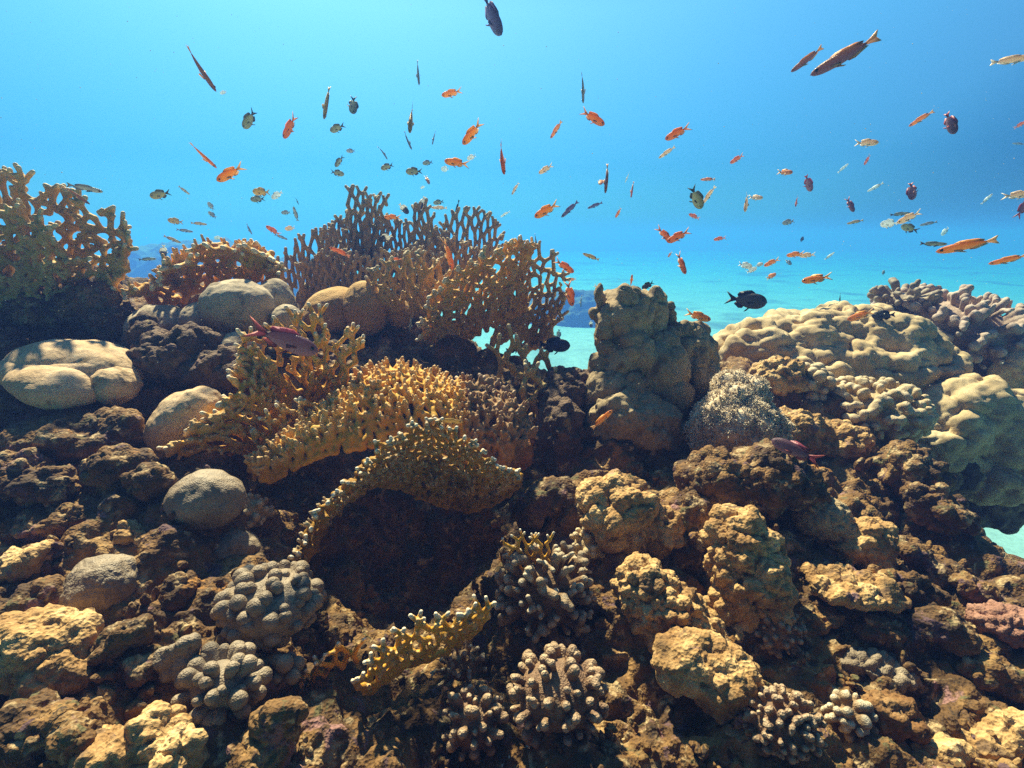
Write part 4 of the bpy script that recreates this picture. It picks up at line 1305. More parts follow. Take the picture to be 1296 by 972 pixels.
# rubble: uncountable nubs, knots of short fingers and chips grown over the slope
def scatter(n, seed):
    r_ = np.random.default_rng(seed)
    w = np.linalg.norm(tv - np.array([0, 1.3, -.6]), axis=1)
    ok = np.where((w < 1.9) & (tv[:, 1] > .45) & (tv[:, 1] < 2.6))[0]
    clump = vnoise(tv[ok] * 5.0, 91)
    ok = ok[clump > -.12]
    bv, bf = icosphere(2)
    V, F, k = [], [], 0
    for i in ok[r_.integers(0, len(ok), n)]:
        c, nn = tv[i], _tn[i]
        dist = np.linalg.norm(c)
        s0 = r_.uniform(.0035, .009) * (0.55 + .5 * dist)
        m_ = r_.integers(3, 9)
        for _ in range(m_):
            s = s0 * r_.uniform(.6, 1.2)
            t = r_.normal(0, 1, 3)
            t -= nn * (t @ nn)
            o = c + t * s0 * 1.7
            ax = nn + r_.normal(0, .4, 3)
            ax /= np.linalg.norm(ax)
            q = bv * s * (1 + .18 * np.sin(bv[:, [1, 2, 0]] * 3 + r_.uniform(0, 6, 3)))
            q = q + np.outer((q @ ax) * r_.uniform(0, 1.6), ax)
            V.append(q + o + nn * s * .4)
            F.append(bf + k * len(bv))
            k += 1
    return np.concatenate(V), np.concatenate(F)


_sv, _sf = scatter(520, 9)
_sv = roughen(_sv, _sf, lambda p: fbm(p * 120, 2, 5) * .0025)
_o = obj('coral_rubble', _sv, _sf, M['reef'], origin=(0, 0, SEABED_Z))
tag(_o, 'uncountable rough nubs and broken coral chips covering the reef slope', 'rubble', kind='stuff')

# fine matter drifting in the water
_r = np.random.default_rng(3)
_V, _F = [], []
_bv, _bf = icosphere(0)
for _k in range(900):
    _d = _r.uniform(.7, 4.5)
    _q = ray(_r.uniform(-100, 1400), _r.uniform(-60, 520)) * _d
    _V.append(_bv * _r.uniform(.0004, .0012) * (.5 + .4 * _d) + _q)
    _F.append(_bf + _k * len(_bv))
_o = obj('drifting_particles', np.concatenate(_V), np.concatenate(_F), M['soft'], origin=(0, 0, 0), attrs={'tip': np.ones(900 * len(_bv))})
tag(_o, 'tiny pale specks drifting in the open water', 'particles', kind='stuff')

# ------------------------------------------------------------------ fish
SKIN = {   # back, flank, belly, fin, tail tip
    'A': ((0.66, 0.17, 0.015), (0.88, 0.33, 0.025), (0.92, 0.50, 0.15), (0.85, 0.38, 0.07), (0.90, 0.68, 0.42)),
    'R': ((0.58, 0.12, 0.02), (0.82, 0.24, 0.04), (0.88, 0.38, 0.16), (0.75, 0.24, 0.08), (0.85, 0.55, 0.4)),
    'P': ((0.70, 0.40, 0.20), (0.85, 0.62, 0.40), (0.90, 0.80, 0.65), (0.85, 0.65, 0.45), (0.9, 0.85, 0.75)),
    'W': ((0.60, 0.66, 0.66), (0.80, 0.83, 0.80), (0.90, 0.90, 0.88), (0.75, 0.80, 0.82), (0.85, 0.88, 0.9)),
    'C': ((0.13, 0.15, 0.09), (0.28, 0.31, 0.19), (0.40, 0.43, 0.30), (0.10, 0.12, 0.09), (0.05, 0.06, 0.05)),
    'G': ((0.16, 0.17, 0.16), (0.34, 0.37, 0.35), (0.50, 0.54, 0.50), (0.20, 0.22, 0.22), (0.3, 0.33, 0.33)),
    'Y': ((0.30, 0.20, 0.06), (0.52, 0.38, 0.12), (0.70, 0.58, 0.30), (0.50, 0.36, 0.14), (0.5, 0.4, 0.2)),
    'D': ((0.022, 0.026, 0.03), (0.06, 0.068, 0.075), (0.06, 0.065, 0.07), (0.015, 0.018, 0.02), (0.012, 0.014, 0.016)),
    'N': ((0.008, 0.012, 0.045), (0.014, 0.022, 0.09), (0.025, 0.035, 0.11), (0.01, 0.015, 0.06), (0.02, 0.03, 0.08)),
    'V': ((0.13, 0.06, 0.09), (0.20, 0.11, 0.14), (0.42, 0.24, 0.28), (0.34, 0.08, 0.12), (0.50, 0.16, 0.12)),
    'L': ((0.08, 0.07, 0.14), (0.15, 0.14, 0.26), (0.30, 0.27, 0.38), (0.16, 0.13, 0.24), (0.2, 0.18, 0.3)),
    'B': ((0.015, 0.015, 0.015), (0.03, 0.03, 0.03), (0.05, 0.05, 0.05), (0.75, 0.75, 0.70), (0.85, 0.85, 0.8)),
    'K': ((0.40, 0.17, 0.05), (0.19, 0.09, 0.10), (0.22, 0.16, 0.24), (0.55, 0.25, 0.10), (0.8, 0.5, 0.25)),
}
SHAPE = {  # depth, width, tail spread, tail length, forkedness, dorsal height
    'anthias': (0.265, 0.13, 0.155, 0.27, 0.62, 0.055),
    'chromis': (0.39, 0.15, 0.17, 0.25, 0.55, 0.075),
    'damsel': (0.41, 0.16, 0.13, 0.20, 0.25, 0.075),
    'wrasse': (0.175, 0.10, 0.09, 0.18, 0.25, 0.035),
}


def fish_mesh(shape, skin, bend, seed):
    hgt, wid, tsp, tl, fk, dh = SHAPE[shape]
    back, flank, belly, fin, tipc = [np.array(c) for c in SKIN[skin]]
    r_ = np.random.default_rng(seed)
    NS, NR = 22, 16
    xs = np.linspace(0.5, -0.5 + tl, NS)
    u = (0.5 - xs) / (1 - tl)
    prof = np.clip(u, 0, 1) ** .58 * (1 - np.clip(u, 0, 1)) ** .95 * 2.32 + .15 * np.clip((u - .35) / .6, 0, 1) * 1.0
    prof = np.minimum(prof / prof.max(), 1)
    prof[0] = 0.03
    V, F, C = [], [], []
    fins = []

    def col_at(k, x):
        c = flank + (back - flank) * max(k, 0) ** 1.2 + (belly - flank) * max(-k, 0) ** .9
        if skin == 'B':
            c = c if x > -0.02 else np.array((0.80, 0.80, 0.74))
        if skin in 'AR' and x > .34:
            c = c * (1 - .35 * (x - .34) / .16) + np.array((.20, .06, .09)) * .35 * (x - .34) / .16
        return np.clip(c * (1 + .10 * math.sin(x * 70 + k * 3)), 0, .95)
    for i, x in enumerate(xs):
        for j in range(NR):
            a = 2 * math.pi * j / NR
            z = math.sin(a) * prof[i] * hgt / 2 * (1.0 if math.sin(a) > 0 else 1.05)
            y = math.copysign(abs(math.cos(a)) ** .85, math.cos(a)) * (prof[i] ** .8) * wid / 2 * (1 - .35 * max(0, u[i] - .3))
            V.append((x, y, z + .012 * (1 - u[i])))
            C.append(col_at(math.sin(a), x))
    for i in range(NS - 1):
        for j in range(NR):
            a, b = i * NR + j, i * NR + (j + 1) % NR
            F.append((a, b, b + NR, a + NR))
    nose = len(V)
    V.append((.508, 0, .008))
    C.append(col_at(.2, .5))
    T = [(nose, (j + 1) % NR, j) for j in range(NR)]

    def finplate(fname, outline, c0, c1, th=.006, off=(0, 0, 0), ang=None):
        """a thin lens-shaped fin: outline in (x, z), thickest in the middle"""
        o = np.array([(x, 0, z) for x, z in outline], float)
        cen = o.mean(0)
        n0 = len(V)
        pts = list(o) + [cen + np.array((0, th, 0)), cen - np.array((0, th, 0))]
        root = np.array((o[0] + o[-1]) / 2)
        far = max(np.linalg.norm(q - root) for q in o) + 1e-6
        for q in pts:
            w = min(1, np.linalg.norm(q - root) / far)
            C.append(c0 * (1 - w) + c1 * w)
            q = q.copy()
            if ang is not None:
                q = root + np.array([[1, 0, 0], [0, math.cos(ang), -math.sin(ang)], [0, math.sin(ang), math.cos(ang)]]) @ (q - root)
            V.append(tuple(q + np.array(off)))
        m_ = len(o)
        fins.append((fname, n0, len(pts), len(T), len(T) + 2 * m_))
        for k in range(m_):
            T.append((n0 + k, n0 + (k + 1) % m_, n0 + m_))
            T.append((n0 + (k + 1) % m_, n0 + k, n0 + m_ + 1))
    xr = -0.5 + tl
    rt = hgt * .085
    # tail in two lobes
    for s in (1, -1):
        finplate('tail_fin', [(xr + .03, 0), (xr + .03, s * rt), (xr - tl * .35, s * tsp * .48), (xr - tl * .78, s * tsp * .88), (xr - tl, s * tsp), (xr - tl * (1 - fk * .45), s * tsp * .55), (xr - tl * (1 - fk), 0)], fin, tipc)
    top = [(x, np.interp(x, xs[::-1], prof[::-1]) * hgt / 2 + .01) for x in (.20, .12, .02, -.08, -.16, xr + .05)]
    hs = (.25, .9, 1, 1, 1.15, .55)
    finplate('dorsal_fin', [(x, z - .015) for x, z in top][::-1] + [(x - .03, z + dh * h) for (x, z), h in zip(top, hs)], fin * .8 + back * .2, fin)
    bot = [(x, -np.interp(x, xs[::-1], prof[::-1]) * hgt / 2 * 1.05 + .01) for x in (-.02, -.09, xr + .04)]
    finplate('anal_fin', [(x, z + .015) for x, z in bot] + [(bot[2][0] - .06, bot[2][1] - dh * .8), (bot[1][0] - .05, bot[1][1] - dh * 1.2), (bot[0][0] - .03, bot[0][1] - dh * .7)], fin, tipc)
    for s in (1, -1):
        finplate('pelvic_fin', [(.14, -hgt * .44), (.08, -hgt * .47), (.0, -hgt * .47 - dh * 1.5), (.05, -hgt * .47 - dh * 1.2)], fin, tipc, .003, (0, s * wid * .16, 0), s * .35)
        finplate('pectoral_fin', [(.20, -.02), (.20, -.06), (.07, -.115), (.05, -.05)], fin, tipc, .003, (0, s * wid * .46, 0), s * .55)
    V = np.array(V)
    t = np.clip(.15 - V[:, 0], -.2, 1)
    V[:, 1] += bend * t * np.abs(t) * 1.2
    # triangles and quads in one array of triangles
    q = np.array(F)
    T = np.array(T)[:, ::-1]
    B_ = np.concatenate([q[:, [0, 1, 2]], q[:, [0, 2, 3]]])[:, ::-1]
    colr = np.concatenate([np.array(C), np.ones((len(C), 1))], 1)
    whole = mesh_data('fish_body', V, np.concatenate([B_, T]), M['fish'], attrs={'skin': colr})
    nb, tb = fins[0][1], fins[0][3]
    body = mesh_data('fish_body', V[:nb], np.concatenate([B_, T[:tb]]), M['fish'], attrs={'skin': colr[:nb]})
    parts, done = [], {}
    for fname, n0, nv, t0, t1 in fins:
        vv, tt, cc = V[n0:n0 + nv], T[t0:t1] - n0, colr[n0:n0 + nv]
        if fname == 'tail_fin' and fname in done:      # the two lobes make one tail
            a = done[fname]
            parts[a] = (fname, np.concatenate([parts[a][1], vv]), np.concatenate([parts[a][2], tt + len(parts[a][1])]), np.concatenate([parts[a][3], cc]))
        else:
            done[fname] = len(parts)
            parts.append((fname, vv, tt, cc))
    return whole, body, [(p[0], mesh_data(p[0], p[1], p[2], M['fish'], attrs={'skin': p[3]})) for p in parts]


_fm, _eye = {}, None
_ev, _ef = icosphere(2)
EYE_MESH = mesh_data('fish_eye', _ev * np.array((.030, .013, .030)), _ef, M['eye'])
NAMES = {'anthias': ('anthias_fish', 'fish'), 'chromis': ('chromis_fish', 'fish'), 'damsel': ('damselfish', 'fish'), 'wrasse': ('wrasse_fish', 'fish')}
GROUPS = {'A': 'orange reef fish', 'R': 'orange reef fish', 'P': 'pale sunlit fish', 'W': 'pale sunlit fish', 'C': 'grey-green reef fish', 'G': 'grey-green reef fish',
          'Y': 'yellowish reef fish', 'D': 'dark reef fish', 'N': 'dark reef fish', 'V': 'violet reef fish', 'L': 'violet reef fish', 'B': 'black and white reef fish', 'K': 'brown slender fish'}
REAL = {'anthias': .085, 'chromis': .075, 'damsel': .08, 'wrasse': .11}
# x, y, length as seen, heading (0 right, 90 up, 180 left), skin, shape, how it turns (degrees towards the diver), what the diver sees (s side, t back), label [, distance]
FISH = [
    (254, 88, 52, -58, 'K', 'wrasse', 10, 't', 'long pinkish-brown fish diving head down in open water, upper left'),
    (283, 117, 9, 200, 'W', 'chromis', 20, 's', 'tiny pale fish just below the nose of the long diving pinkish-brown fish'),
    (316, 151, 27, 232, 'C', 'chromis', 15, 's', 'grey-green oval fish, highest of its kind left of the golden-bellied diver'),
    (257, 197, 37, -46, 'A', 'wrasse', 10, 't', 'slender orange fish diving to the right, above the plump orange fish'),
    (292, 219, 38, 212, 'A', 'anthias', 0, 's', 'plump orange-red fish with raised forked tail, upper left water'),
    (367, 160, 33, 238, 'R', 'anthias', 25, 's', 'orange-red fish nosing down with thin upright tail, upper left'),
    (413, 130, 38, 256, 'Y', 'wrasse', 15, 't', 'golden-orange fish hanging head down with thin tail straight up'),
    (447, 133, 19, 262, 'C', 'chromis', 40, 's', 'stubby grey fish right of the golden-orange head-down fish'),
    (427, 162, 19, 205, 'C', 'chromis', 10, 's', 'grey-green oval fish directly below the golden-orange head-down fish'),
    (444, 191, 11, 185, 'G', 'chromis', 15, 's', 'small pale grey fish, topmost of a trio above the tall brown coral\'s left'),
    (429, 204, 16, 235, 'C', 'chromis', 15, 's', 'small grey fish tilted nose down, middle of a trio left of centre'),
    (427, 219, 16, 350, 'C', 'chromis', 10, 's', 'grey-green fish with white tail, lowest of a trio left of centre'),
    (485, 193, 18, -60, 'G', 'wrasse', 10, 't', 'thin blue-grey fish slanting head down above an oval grey-green one'),
    (490, 211, 16, 200, 'C', 'chromis', 10, 's', 'oval grey-green fish beneath a thin slanting blue-grey one'),
    (520, 150, 31, 262, 'Y', 'anthias', 45, 't', 'curved golden fish hanging head down with white forked tail'),
    (516, 178, 22, -65, 'G', 'wrasse', 10, 't', 'slender grey fish head down beneath the curved golden fish'),
    (549, 174, 17, 255, 'G', 'wrasse', 10, 't', 'thin blue-grey upright fish between the curved golden one and the forked-tail orange one'),
    (529, 92, 27, -87, 'G', 'wrasse', 5, 't', 'needle-thin grey fish upright near the top, left of centre'),
    (572, 118, 26, 193, 'A', 'anthias', 10, 's', 'orange fish with white tail swimming left, upper middle water'),
    (541, 206, 12, 190, 'C', 'chromis', 20, 's', 'pale greenish small fish left of the arched orange fish'),
    (524, 217, 20, 183, 'C', 'chromis', 10, 's', 'grey-green fish with tail to the right, above the small upright orange one'),
    (578, 206, 30, 174, 'A', 'anthias', 15, 's', 'arched bright orange fish swimming left beside a white speck of a fish'),
    (563, 214, 9, 180, 'W', 'damsel', 50, 's', 'white glinting fish just below the arched bright orange fish'),
    (597, 199, 12, 200, 'W', 'chromis', 25, 's', 'small whitish fish at the tail of the arched bright orange fish'),
    (541, 227, 12, -70, 'A', 'anthias', 35, 's', 'small upright orange fish above the white speck, left of centre'),
    (535, 237, 6, 200, 'W', 'damsel', 30, 's', 'white speck of a fish under the small upright orange one'),
    (598, 168, 36, 228, 'A', 'anthias', 5, 's', 'orange fish diving left with spread forked tail, upper middle water'),
    (635, 199, 40, -80, 'R', 'anthias', 10, 't', 'orange-brown fish hanging head down with yellow tail, upper middle water'),
    (622, 20, 46, -57, 'L', 'damsel', 20, 's', 'big blue-grey fish plunging from the top edge of the water'),
    (738, 111, 34, -88, 'G', 'wrasse', 10, 't', 'long thin grey fish upright just above the orange-red fish near the top'),
    (750, 149, 34, -30, 'R', 'anthias', 5, 's', 'orange-red fish heading down right, beneath the long thin upright grey one'),
    (704, 164, 24, 236, 'A', 'wrasse', 10, 's', 'slender orange fish tilted nose down left of the orange-red one near the top'),
    (858, 168, 32, 206, 'R', 'anthias', 5, 's', 'orange fish swimming left above a cream slender one, right of centre'),
    (844, 193, 22, 215, 'P', 'wrasse', 10, 's', 'cream slender fish directly below the left-swimming orange one, right of centre'),
    (691, 214, 20, 210, 'P', 'anthias', 10, 's', 'pale yellow fish swimming left in the middle water, alone'),
    (652, 239, 16, 240, 'P', 'wrasse', 20, 's', 'pale peach fish nose down right of the tall brown coral'),
    (768, 226, 34, 265, 'K', 'wrasse', 5, 't', 'thin brown fish upright beside a small front-facing orange one'),
    (761, 229, 13, 250, 'A', 'anthias', 65, 's', 'small front-facing orange fish beside the thin brown upright one'),
    (794, 224, 14, 250, 'W', 'wrasse', 0, 't', 'thin white sliver of a fish right of the thin brown upright one'),
    (800, 240, 19, 265, 'R', 'wrasse', 10, 't', 'thin red upright fish beneath a thin white sliver'),
    (933, 201, 18, 212, 'R', 'anthias', 10, 's', 'small red-orange fish swimming left, alone right of centre'),
    (896, 227, 18, 181, 'A', 'wrasse', 10, 's', 'small peach-orange level fish above the dark grey fork-tailed chromis'),
    (692, 266, 34, 210, 'A', 'anthias', 0, 's', 'bright orange fish next to a dark purple one, above the lacy fire coral'),
    (721, 265, 27, 224, 'L', 'wrasse', 5, 's', 'dark purple fish next to the bright orange one above the lacy fire coral'),
    (753, 260, 19, 202, 'L', 'wrasse', 15, 's', 'pale lilac fish right of the dark purple one in the middle water'),
    (783, 269, 14, 238, 'A', 'anthias', 15, 's', 'small orange fish right of the pale lilac one in the middle water'),
    (841, 297, 28, -45, 'R', 'anthias', 10, 's', 'orange fish heading down right, left one of a crossing pair forming a V'),
    (859, 299, 30, 208, 'R', 'anthias', 10, 's', 'orange fish heading down left, right one of a crossing pair forming a V'),
    (881, 250, 30, -62, 'C', 'chromis', 10, 's', 'dark grey-green fork-tailed fish nosing down beside a slender peach one'),
    (897, 247, 24, 240, 'P', 'wrasse', 15, 's', 'slender peach fish beside the dark grey-green fork-tailed fish'),
    (945, 256, 22, 265, 'P', 'anthias', 35, 't', 'peach fish hanging head down touching a level one, right of centre'),
    (956, 250, 17, -5, 'P', 'anthias', 25, 's', 'level peach fish touching a head-down one, right of centre'),
    (879, 274, 15, 158, 'R', 'anthias', 20, 's', 'small reddish fish with white tail below the dark grey-green fork-tailed fish'),
    (911, 302, 14, 192, 'R', 'anthias', 20, 's', 'small red fish alone above the gap between tower and mound'),
    (862, 333, 29, -64, 'R', 'anthias', 10, 's', 'orange fish diving right beneath the crossing V pair'),
    (848, 322, 8, 240, 'A', 'anthias', 20, 's', 'tiny orange fish at the tail of the diver beneath the V pair'),
    (748, 325, 22, 160, 'Y', 'wrasse', 10, 's', 'slender yellow fish slanting between lacy fire coral and coral tower'),
    (714, 337, 28, -32, 'R', 'anthias', 5, 's', 'big orange-red fish at the top right edge of the lacy fire coral', 2.0),
    (724, 354, 12, 190, 'A', 'anthias', 20, 's', 'small orange fish between two big orange ones beside the lacy fire coral'),
    (721, 371, 32, -78, 'R', 'anthias', 5, 's', 'big orange-red fish head down at the right edge of the lacy fire coral', 2.0),
    (678, 304, 16, -75, 'G', 'wrasse', 5, 't', 'thin greyish fish head down above the lacy fire coral'),
    (757, 364, 12, -30, 'P', 'anthias', 25, 's', 'pale yellow fish left of the top of the coral tower'),
    (799, 357, 18, 88, 'A', 'anthias', 30, 't', 'orange fish upright right above the top of the coral tower', 2.1),
    (820, 361, 16, 212, 'D', 'chromis', 10, 's', 'small dark fork-tailed fish at the right top of the coral tower', 2.3),
    (944, 380, 47, -5, 'D', 'chromis', 5, 's', 'dark grey fork-tailed fish swimming right above the yellow mound', 2.2),
    (883, 400, 32, -16, 'A', 'anthias', 5, 's', 'orange fish resting just over the right shoulder of the coral tower', 1.95),
    (839, 391, 11, 180, 'A', 'anthias', 15, 's', 'small orange fish tucked behind the right side of the tower top', 2.2),
    (748, 410, 9, -80, 'B', 'damsel', 15, 's', 'tiny black and white fish in the gap left of the tower'),
    (702, 437, 38, -2, 'N', 'damsel', 5, 's', 'dark navy fish in the deep water gap beside the lacy fire coral', 1.95),
    (707, 423, 11, 265, 'C', 'damsel', 20, 's', 'small grey-brown fish just above the dark navy fish'),
    (735, 381, 15, -85, 'G', 'wrasse', 5, 't', 'faint thin grey fish upright in the gap left of the tower'),
    (943, 336, 17, 350, 'W', 'chromis', 10, 's', 'bluish white fork-tailed fish above the dark grey one, upper of two'),
    (951, 342, 13, 30, 'W', 'chromis', 10, 's', 'bluish white fork-tailed fish above the dark grey one, lower of two'),
    (961, 335, 9, 20, 'P', 'damsel', 20, 's', 'tiny peach fish between bluish white and orange ones over the mound'),
    (977, 332, 19, 210, 'A', 'anthias', 5, 's', 'orange fish swimming left above a curled one, over the mound'),
    (975, 350, 14, 30, 'A', 'anthias', 40, 's', 'small curled orange fish with tail left, over the mound'),
    (993, 218, 18, -5, 'A', 'anthias', 30, 's', 'rounded orange fish with thin tail left, upper right water'),
    (1023, 232, 21, -65, 'V', 'damsel', 10, 's', 'dull purple fish nosing down right of the rounded orange one'),
    (1008, 255, 12, 268, 'R', 'anthias', 40, 't', 'tiny pink fish upright below the dull purple nosing-down one'),
    (998, 281, 14, 195, 'G', 'chromis', 15, 's', 'small pale grey fish under the tiny pink upright one'),
    (1067, 213, 14, 45, 'W', 'wrasse', 5, 's', 'thin white fish slanting left of the small reddish upright one, upper right'),
    (1098, 202, 13, 245, 'R', 'anthias', 20, 's', 'small reddish fish upright beneath the cream-orange fish'),
    (1108, 237, 18, 212, 'W', 'wrasse', 5, 's', 'slender white fish slanting left, right of a brown nosing-down one'),
    (1076, 259, 20, -60, 'V', 'anthias', 10, 's', 'brown-red fish nosing down above a pale greenish level one'),
    (1082, 281, 17, 195, 'Y', 'wrasse', 10, 's', 'pale greenish level fish under the brown-red nosing-down one'),
    (1154, 242, 21, -75, 'V', 'damsel', 10, 's', 'purple-brown oval fish with white fins, above the gleaming white one'),
    (1125, 283, 17, 185, 'W', 'damsel', 35, 's', 'gleaming cream-white oval fish in the cluster on the right'),
    (1139, 271, 20, 5, 'C', 'wrasse', 5, 's', 'dark green fish above the gleaming white oval one'),
    (1151, 275, 26, 212, 'P', 'anthias', 15, 's', 'peach fish with long pale tail crossing the green cluster on the right'),
    (1151, 289, 18, 160, 'C', 'chromis', 30, 's', 'greenish oval fish right of the gleaming white one, lowest of cluster'),
    (1175, 283, 17, 195, 'G', 'wrasse', 10, 's', 'pale slender fish right of the green cluster, tail to the right'),
    (1196, 293, 11, 240, 'W', 'damsel', 20, 's', 'small white fish above the longest orange fish, right side'),
    (1181, 309, 27, 0, 'C', 'wrasse', 5, 's', 'olive fish with dark tail left, just left of the longest orange fish'),
    (1223, 311, 58, 197, 'A', 'wrasse', 0, 's', 'longest bright orange fish swimming left near the right edge', 1.7),
    (1276, 329, 36, 198, 'A', 'wrasse', 5, 's', 'orange fish behind the longest one, at the right edge', 1.9),
    (1249, 252, 15, 55, 'W', 'wrasse', 5, 's', 'thin white fish slanting upward near the right edge'),
    (1287, 247, 28, 5, 'P', 'anthias', 10, 's', 'peach fish cut by the right edge, above a purple-orange one'),
    (1295, 263, 26, 70, 'V', 'anthias', 10, 's', 'purple-orange fish cut by the right edge, under the peach one'),
    (1007, 322, 20, 190, 'A', 'anthias', 10, 's', 'orange fish whose tail meets a peach one, above the mound'),
    (1022, 323, 18, 188, 'P', 'anthias', 15, 's', 'peach fish directly behind an orange one, above the mound'),
    (1050, 324, 13, 45, 'W', 'wrasse', 5, 's', 'thin white fish slanting above the mound, right of the orange-peach pair'),
    (1015, 303, 7, 80, 'D', 'damsel', 15, 's', 'dark speck of a fish above the orange-peach pair'),
    (1034, 353, 33, 193, 'A', 'anthias', 0, 's', 'orange fish with forked tail gliding left over the yellow mound'),
    (998, 332, 9, 320, 'G', 'damsel', 15, 's', 'faint grey fish below the orange-peach pair'),
    (1118, 345, 6, 90, 'G', 'damsel', 15, 's', 'faint bluish speck of a fish over the dark stubby coral'),
    (1063, 377, 12, -80, 'D', 'wrasse', 5, 't', 'dark thin fish upright on the crest of the yellow mound', 2.7),
    (1090, 399, 30, 208, 'A', 'anthias', 5, 's', 'orange fish in front of the yellow mound\'s crest', 2.35),
    (1118, 399, 24, 190, 'D', 'damsel', 10, 's', 'dark blue-grey fish between the yellow mound and the mauve coral', 2.45),
    (1021, 76, 38, 215, 'K', 'wrasse', 5, 's', 'slender brown fish with dark forked tail, left of the long violet-brown one'),
    (1068, 72, 74, 205, 'K', 'wrasse', 0, 's', 'long violet-brown fish with streaming white tail tip, top right', 1.45),
    (1281, 76, 42, 0, 'P', 'wrasse', 10, 's', 'yellow-orange fish with thin tail cut by the right edge, top right', 1.7),
    (1166, 150, 27, 216, 'A', 'wrasse', 5, 's', 'orange slender fish swimming left beside a violet oval one, upper right'),
    (1203, 156, 28, -62, 'V', 'damsel', 10, 's', 'violet oval fish with orange tail, beside the orange slender one'),
    (1096, 181, 26, -3, 'P', 'anthias', 15, 's', 'cream-orange fish with tail left, upper right water'),
    (1291, 158, 14, 30, 'R', 'anthias', 15, 's', 'small pinkish-red fish at the right edge, upper right'),
    (1289, 182, 12, 170, 'G', 'wrasse', 10, 's', 'faint bluish fish at the right edge under the pinkish-red one'),
    (97, 246, 31, -48, 'K', 'wrasse', 5, 't', 'slender tan fish head down at the edge of the left net coral', 1.7),
    (108, 238, 34, -14, 'G', 'wrasse', 5, 's', 'striped grey fish heading right over the left net coral', 1.75),
    (203, 246, 23, 195, 'C', 'chromis', 5, 's', 'grey-green oval fish with upright tail over the dim reef mound'),
    (233, 241, 14, -42, 'Y', 'wrasse', 5, 's', 'small tan fish right of the grey-green oval one over the dim mound'),
    (267, 261, 11, 120, 'G', 'chromis', 15, 's', 'faint pale fish, upper of two over the dim reef mound'),
    (269, 272, 11, 140, 'G', 'chromis', 15, 's', 'faint pale fish, lower of two over the dim reef mound'),
    (222, 280, 16, 170, 'Y', 'chromis', 10, 's', 'yellow-grey fish, left of a level pair over the dim reef mound'),
    (252, 283, 17, -8, 'Y', 'wrasse', 10, 's', 'yellow-grey fish, right of a level pair over the dim reef mound'),
    (234, 292, 17, -10, 'G', 'wrasse', 10, 's', 'faint grey fish beneath the level yellow-grey pair'),
    (218, 303, 19, -26, 'Y', 'wrasse', 5, 's', 'yellow-grey fish slanting just above the black and white one'),
    (207, 318, 16, 262, 'B', 'damsel', 15, 's', 'small black fish with white rear, above the arching golden coral'),
    (187, 328, 18, 0, 'C', 'wrasse', 10, 's', 'grey-green fish left of the small black and white one'),
    (315, 290, 14, -65, 'G', 'wrasse', 10, 's', 'faint grey fish head down above the little coral loop'),
    (276, 301, 9, 180, 'W', 'damsel', 20, 's', 'white fleck of a fish above the arching golden coral'),
    (275, 310, 8, 200, 'Y', 'damsel', 20, 's', 'tan fleck of a fish under the white fleck'),
    (331, 243, 20, 180, 'Y', 'chromis', 20, 's', 'olive-yellow oval fish overlapping a paler one, left of a white one'),
    (326, 252, 16, 185, 'C', 'chromis', 20, 's', 'paler greenish fish overlapped by the olive-yellow one'),
    (350, 247, 14, 215, 'W', 'damsel', 25, 's', 'white-grey round fish right of the olive-yellow one'),
    (376, 254, 10, -75, 'D', 'wrasse', 10, 't', 'tiny dark upright fish right of the white-grey round one'),
    (362, 269, 11, 185, 'G', 'chromis', 10, 's', 'small grey fish touching a curved pale one'),
    (374, 271, 18, 100, 'G', 'wrasse', 30, 's', 'curved pale grey fish beneath the tiny dark upright one'),
    (346, 292, 19, 145, 'R', 'anthias', 10, 's', 'orange-red fish heading up left above a pale one, left of the brown coral'),
    (356, 300, 15, -25, 'G', 'wrasse', 10, 's', 'pale grey fish just below the orange-red one, left of the brown coral'),
    (367, 289, 12, 190, 'P', 'chromis', 20, 's', 'tan-pink fish right of the orange-red one, left of the brown coral'),
    (511, 264, 16, -48, 'B', 'damsel', 10, 's', 'black fish with white rear half right of the brown coral\'s spike'),
    (535, 257, 16, 250, 'B', 'damsel', 15, 's', 'dark fish with white side just above the small brown coral spike'),
    (555, 256, 13, 190, 'C', 'chromis', 10, 's', 'dark green fish directly above the level peach one'),
    (556, 263, 20, 180, 'P', 'wrasse', 10, 's', 'level peach fish directly below the dark green one'),
    (578, 266, 25, 258, 'D', 'wrasse', 5, 't', 'dark thin upright fish above the right wing of the brown coral'),
    (639, 271, 13, 215, 'W', 'wrasse', 20, 's', 'small pale fish above the right end of the brown coral'),
    (497, 275, 20, 180, 'A', 'anthias', 15, 's', 'orange-tan fish among the tips of the tall brown coral', 2.4),
    (568, 320, 40, -82, 'A', 'anthias', 10, 't', 'vivid orange fish head down in front of the tall brown coral', 2.1),
    (430, 319, 26, 155, 'R', 'wrasse', 10, 's', 'pinkish fish in front of the left part of the tall brown coral', 2.2),
    (488, 301, 18, 200, 'B', 'damsel', 10, 's', 'black and white fish in front of the tall brown coral', 2.25),
    (500, 328, 16, 180, 'R', 'wrasse', 10, 's', 'small brownish-pink fish in front of the tall brown coral', 2.15),
    (520, 410, 22, 255, 'G', 'wrasse', 10, 't', 'slim grey-green fish upright right of the pitted tan bulges', 2.0),
    (358, 430, 86, -27, 'V', 'anthias', 5, 's', 'large violet-maroon fish in front of the bushy golden fire coral', 1.28),
    (1008, 571, 60, 165, 'V', 'anthias', 5, 's', 'violet fish with orange tail in front of the mottled rock', 1.24),
    (762, 531, 34, 45, 'A', 'wrasse', 5, 's', 'bright orange slender fish before the tower\'s smooth foot', 1.55),
    (570, 533, 30, -8, 'Y', 'wrasse', 5, 's', 'golden camouflaged fish on the studded golden coral shelf', 1.42),
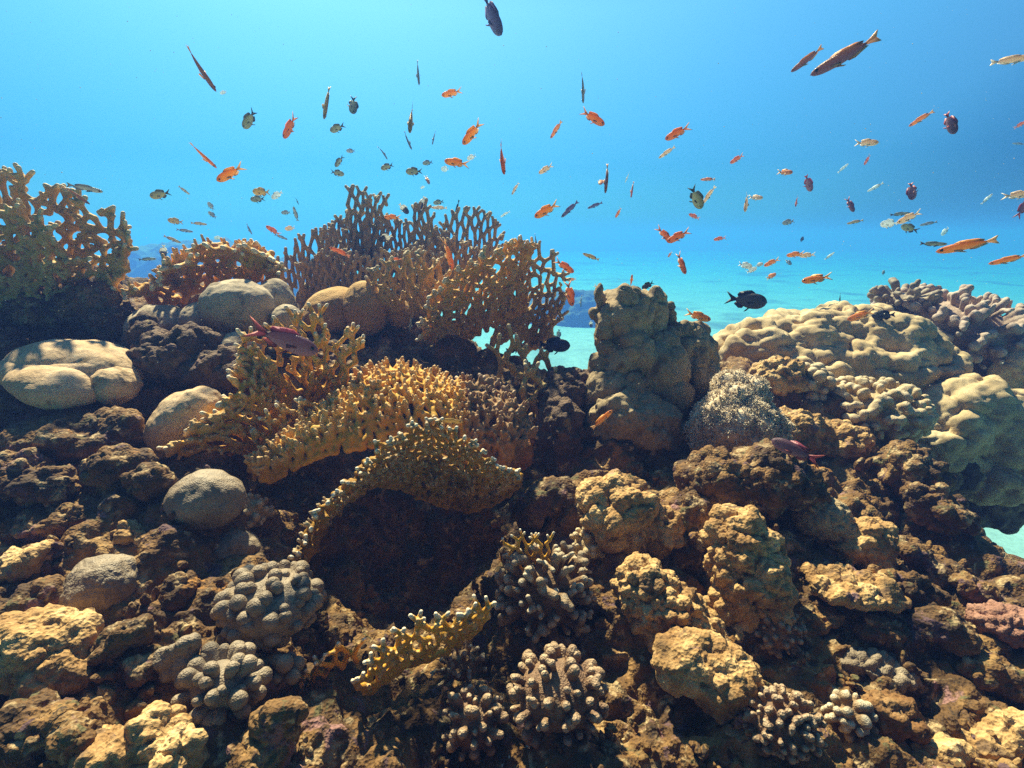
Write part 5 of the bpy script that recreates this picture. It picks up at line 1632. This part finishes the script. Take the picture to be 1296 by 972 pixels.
    (651, 441, 22, 10, 'D', 'damsel', 10, 's', 'dark fish behind the net of the lacy fire coral', 2.05),
]
fr = random.Random(4)
for i, F_ in enumerate(FISH):
    px_, py_, ln, ang, skin, shp, yaw, view, lab = F_[:9]
    real = REAL[shp] * fr.uniform(.9, 1.1)
    d = F_[9] if len(F_) > 9 else min(max(real * 648 / ln, 1.55), 6.0)
    r0 = ray(px_, py_)
    L_ = ln * d / 648.0 * 1.04
    a = math.radians(ang)
    yw = math.radians(yaw * fr.choice((-1, 1, 1)))
    if yaw >= 30:
        yw = abs(yw)
    # heading and back of the fish, given across the line of sight
    look = Vector(r0).normalized()
    rt_ = look.cross(Vector((0, 0, 1))).normalized()
    up_ = rt_.cross(look)
    head = (rt_ * math.cos(a) + up_ * math.sin(a)) * math.cos(yw) - look * math.sin(yw)
    head.normalize()
    if view == 't':
        dors = -look * .8 + rt_ * fr.uniform(-.5, .5)
    else:
        dors = up_ if abs(math.sin(a)) < .93 else rt_ * (1 if fr.random() < .5 else -1)
        dors = dors - look * fr.uniform(-.15, .3)
    lat = dors.cross(head).normalized()
    dors = head.cross(lat)
    bend = fr.choice((-.28, -.12, 0.06, .14, .3))
    key = (shp, skin, bend)
    if key not in _fm:
        _fm[key] = fish_mesh(shp, skin, bend, len(_fm))
    nm, cat = NAMES[shp]
    whole, body, fin_parts = _fm[key]
    big = ln >= 18
    o = bpy.data.objects.new(nm, body if big else whole)
    COL.objects.link(o)
    sc_ = L_ / (math.cos(yw) if yaw < 60 else .6)
    mt = Matrix((head, lat, dors)).transposed().to_4x4()
    o.matrix_world = Matrix.Translation(Vector(r0 * d)) @ mt @ Matrix.Scale(sc_, 4)
    tag(o, lab, cat, GROUPS[skin])
    if big:
        for fname, fme in fin_parts:
            e = bpy.data.objects.new(fname, fme)
            COL.objects.link(e)
            e.parent = o
    if ln >= 15:
        for s in (1, -1):
            e = bpy.data.objects.new('eye', EYE_MESH)
            COL.objects.link(e)
            e.parent = o
            hh = SHAPE[shp]
            e.location = (.395, s * hh[1] * .335, .025)
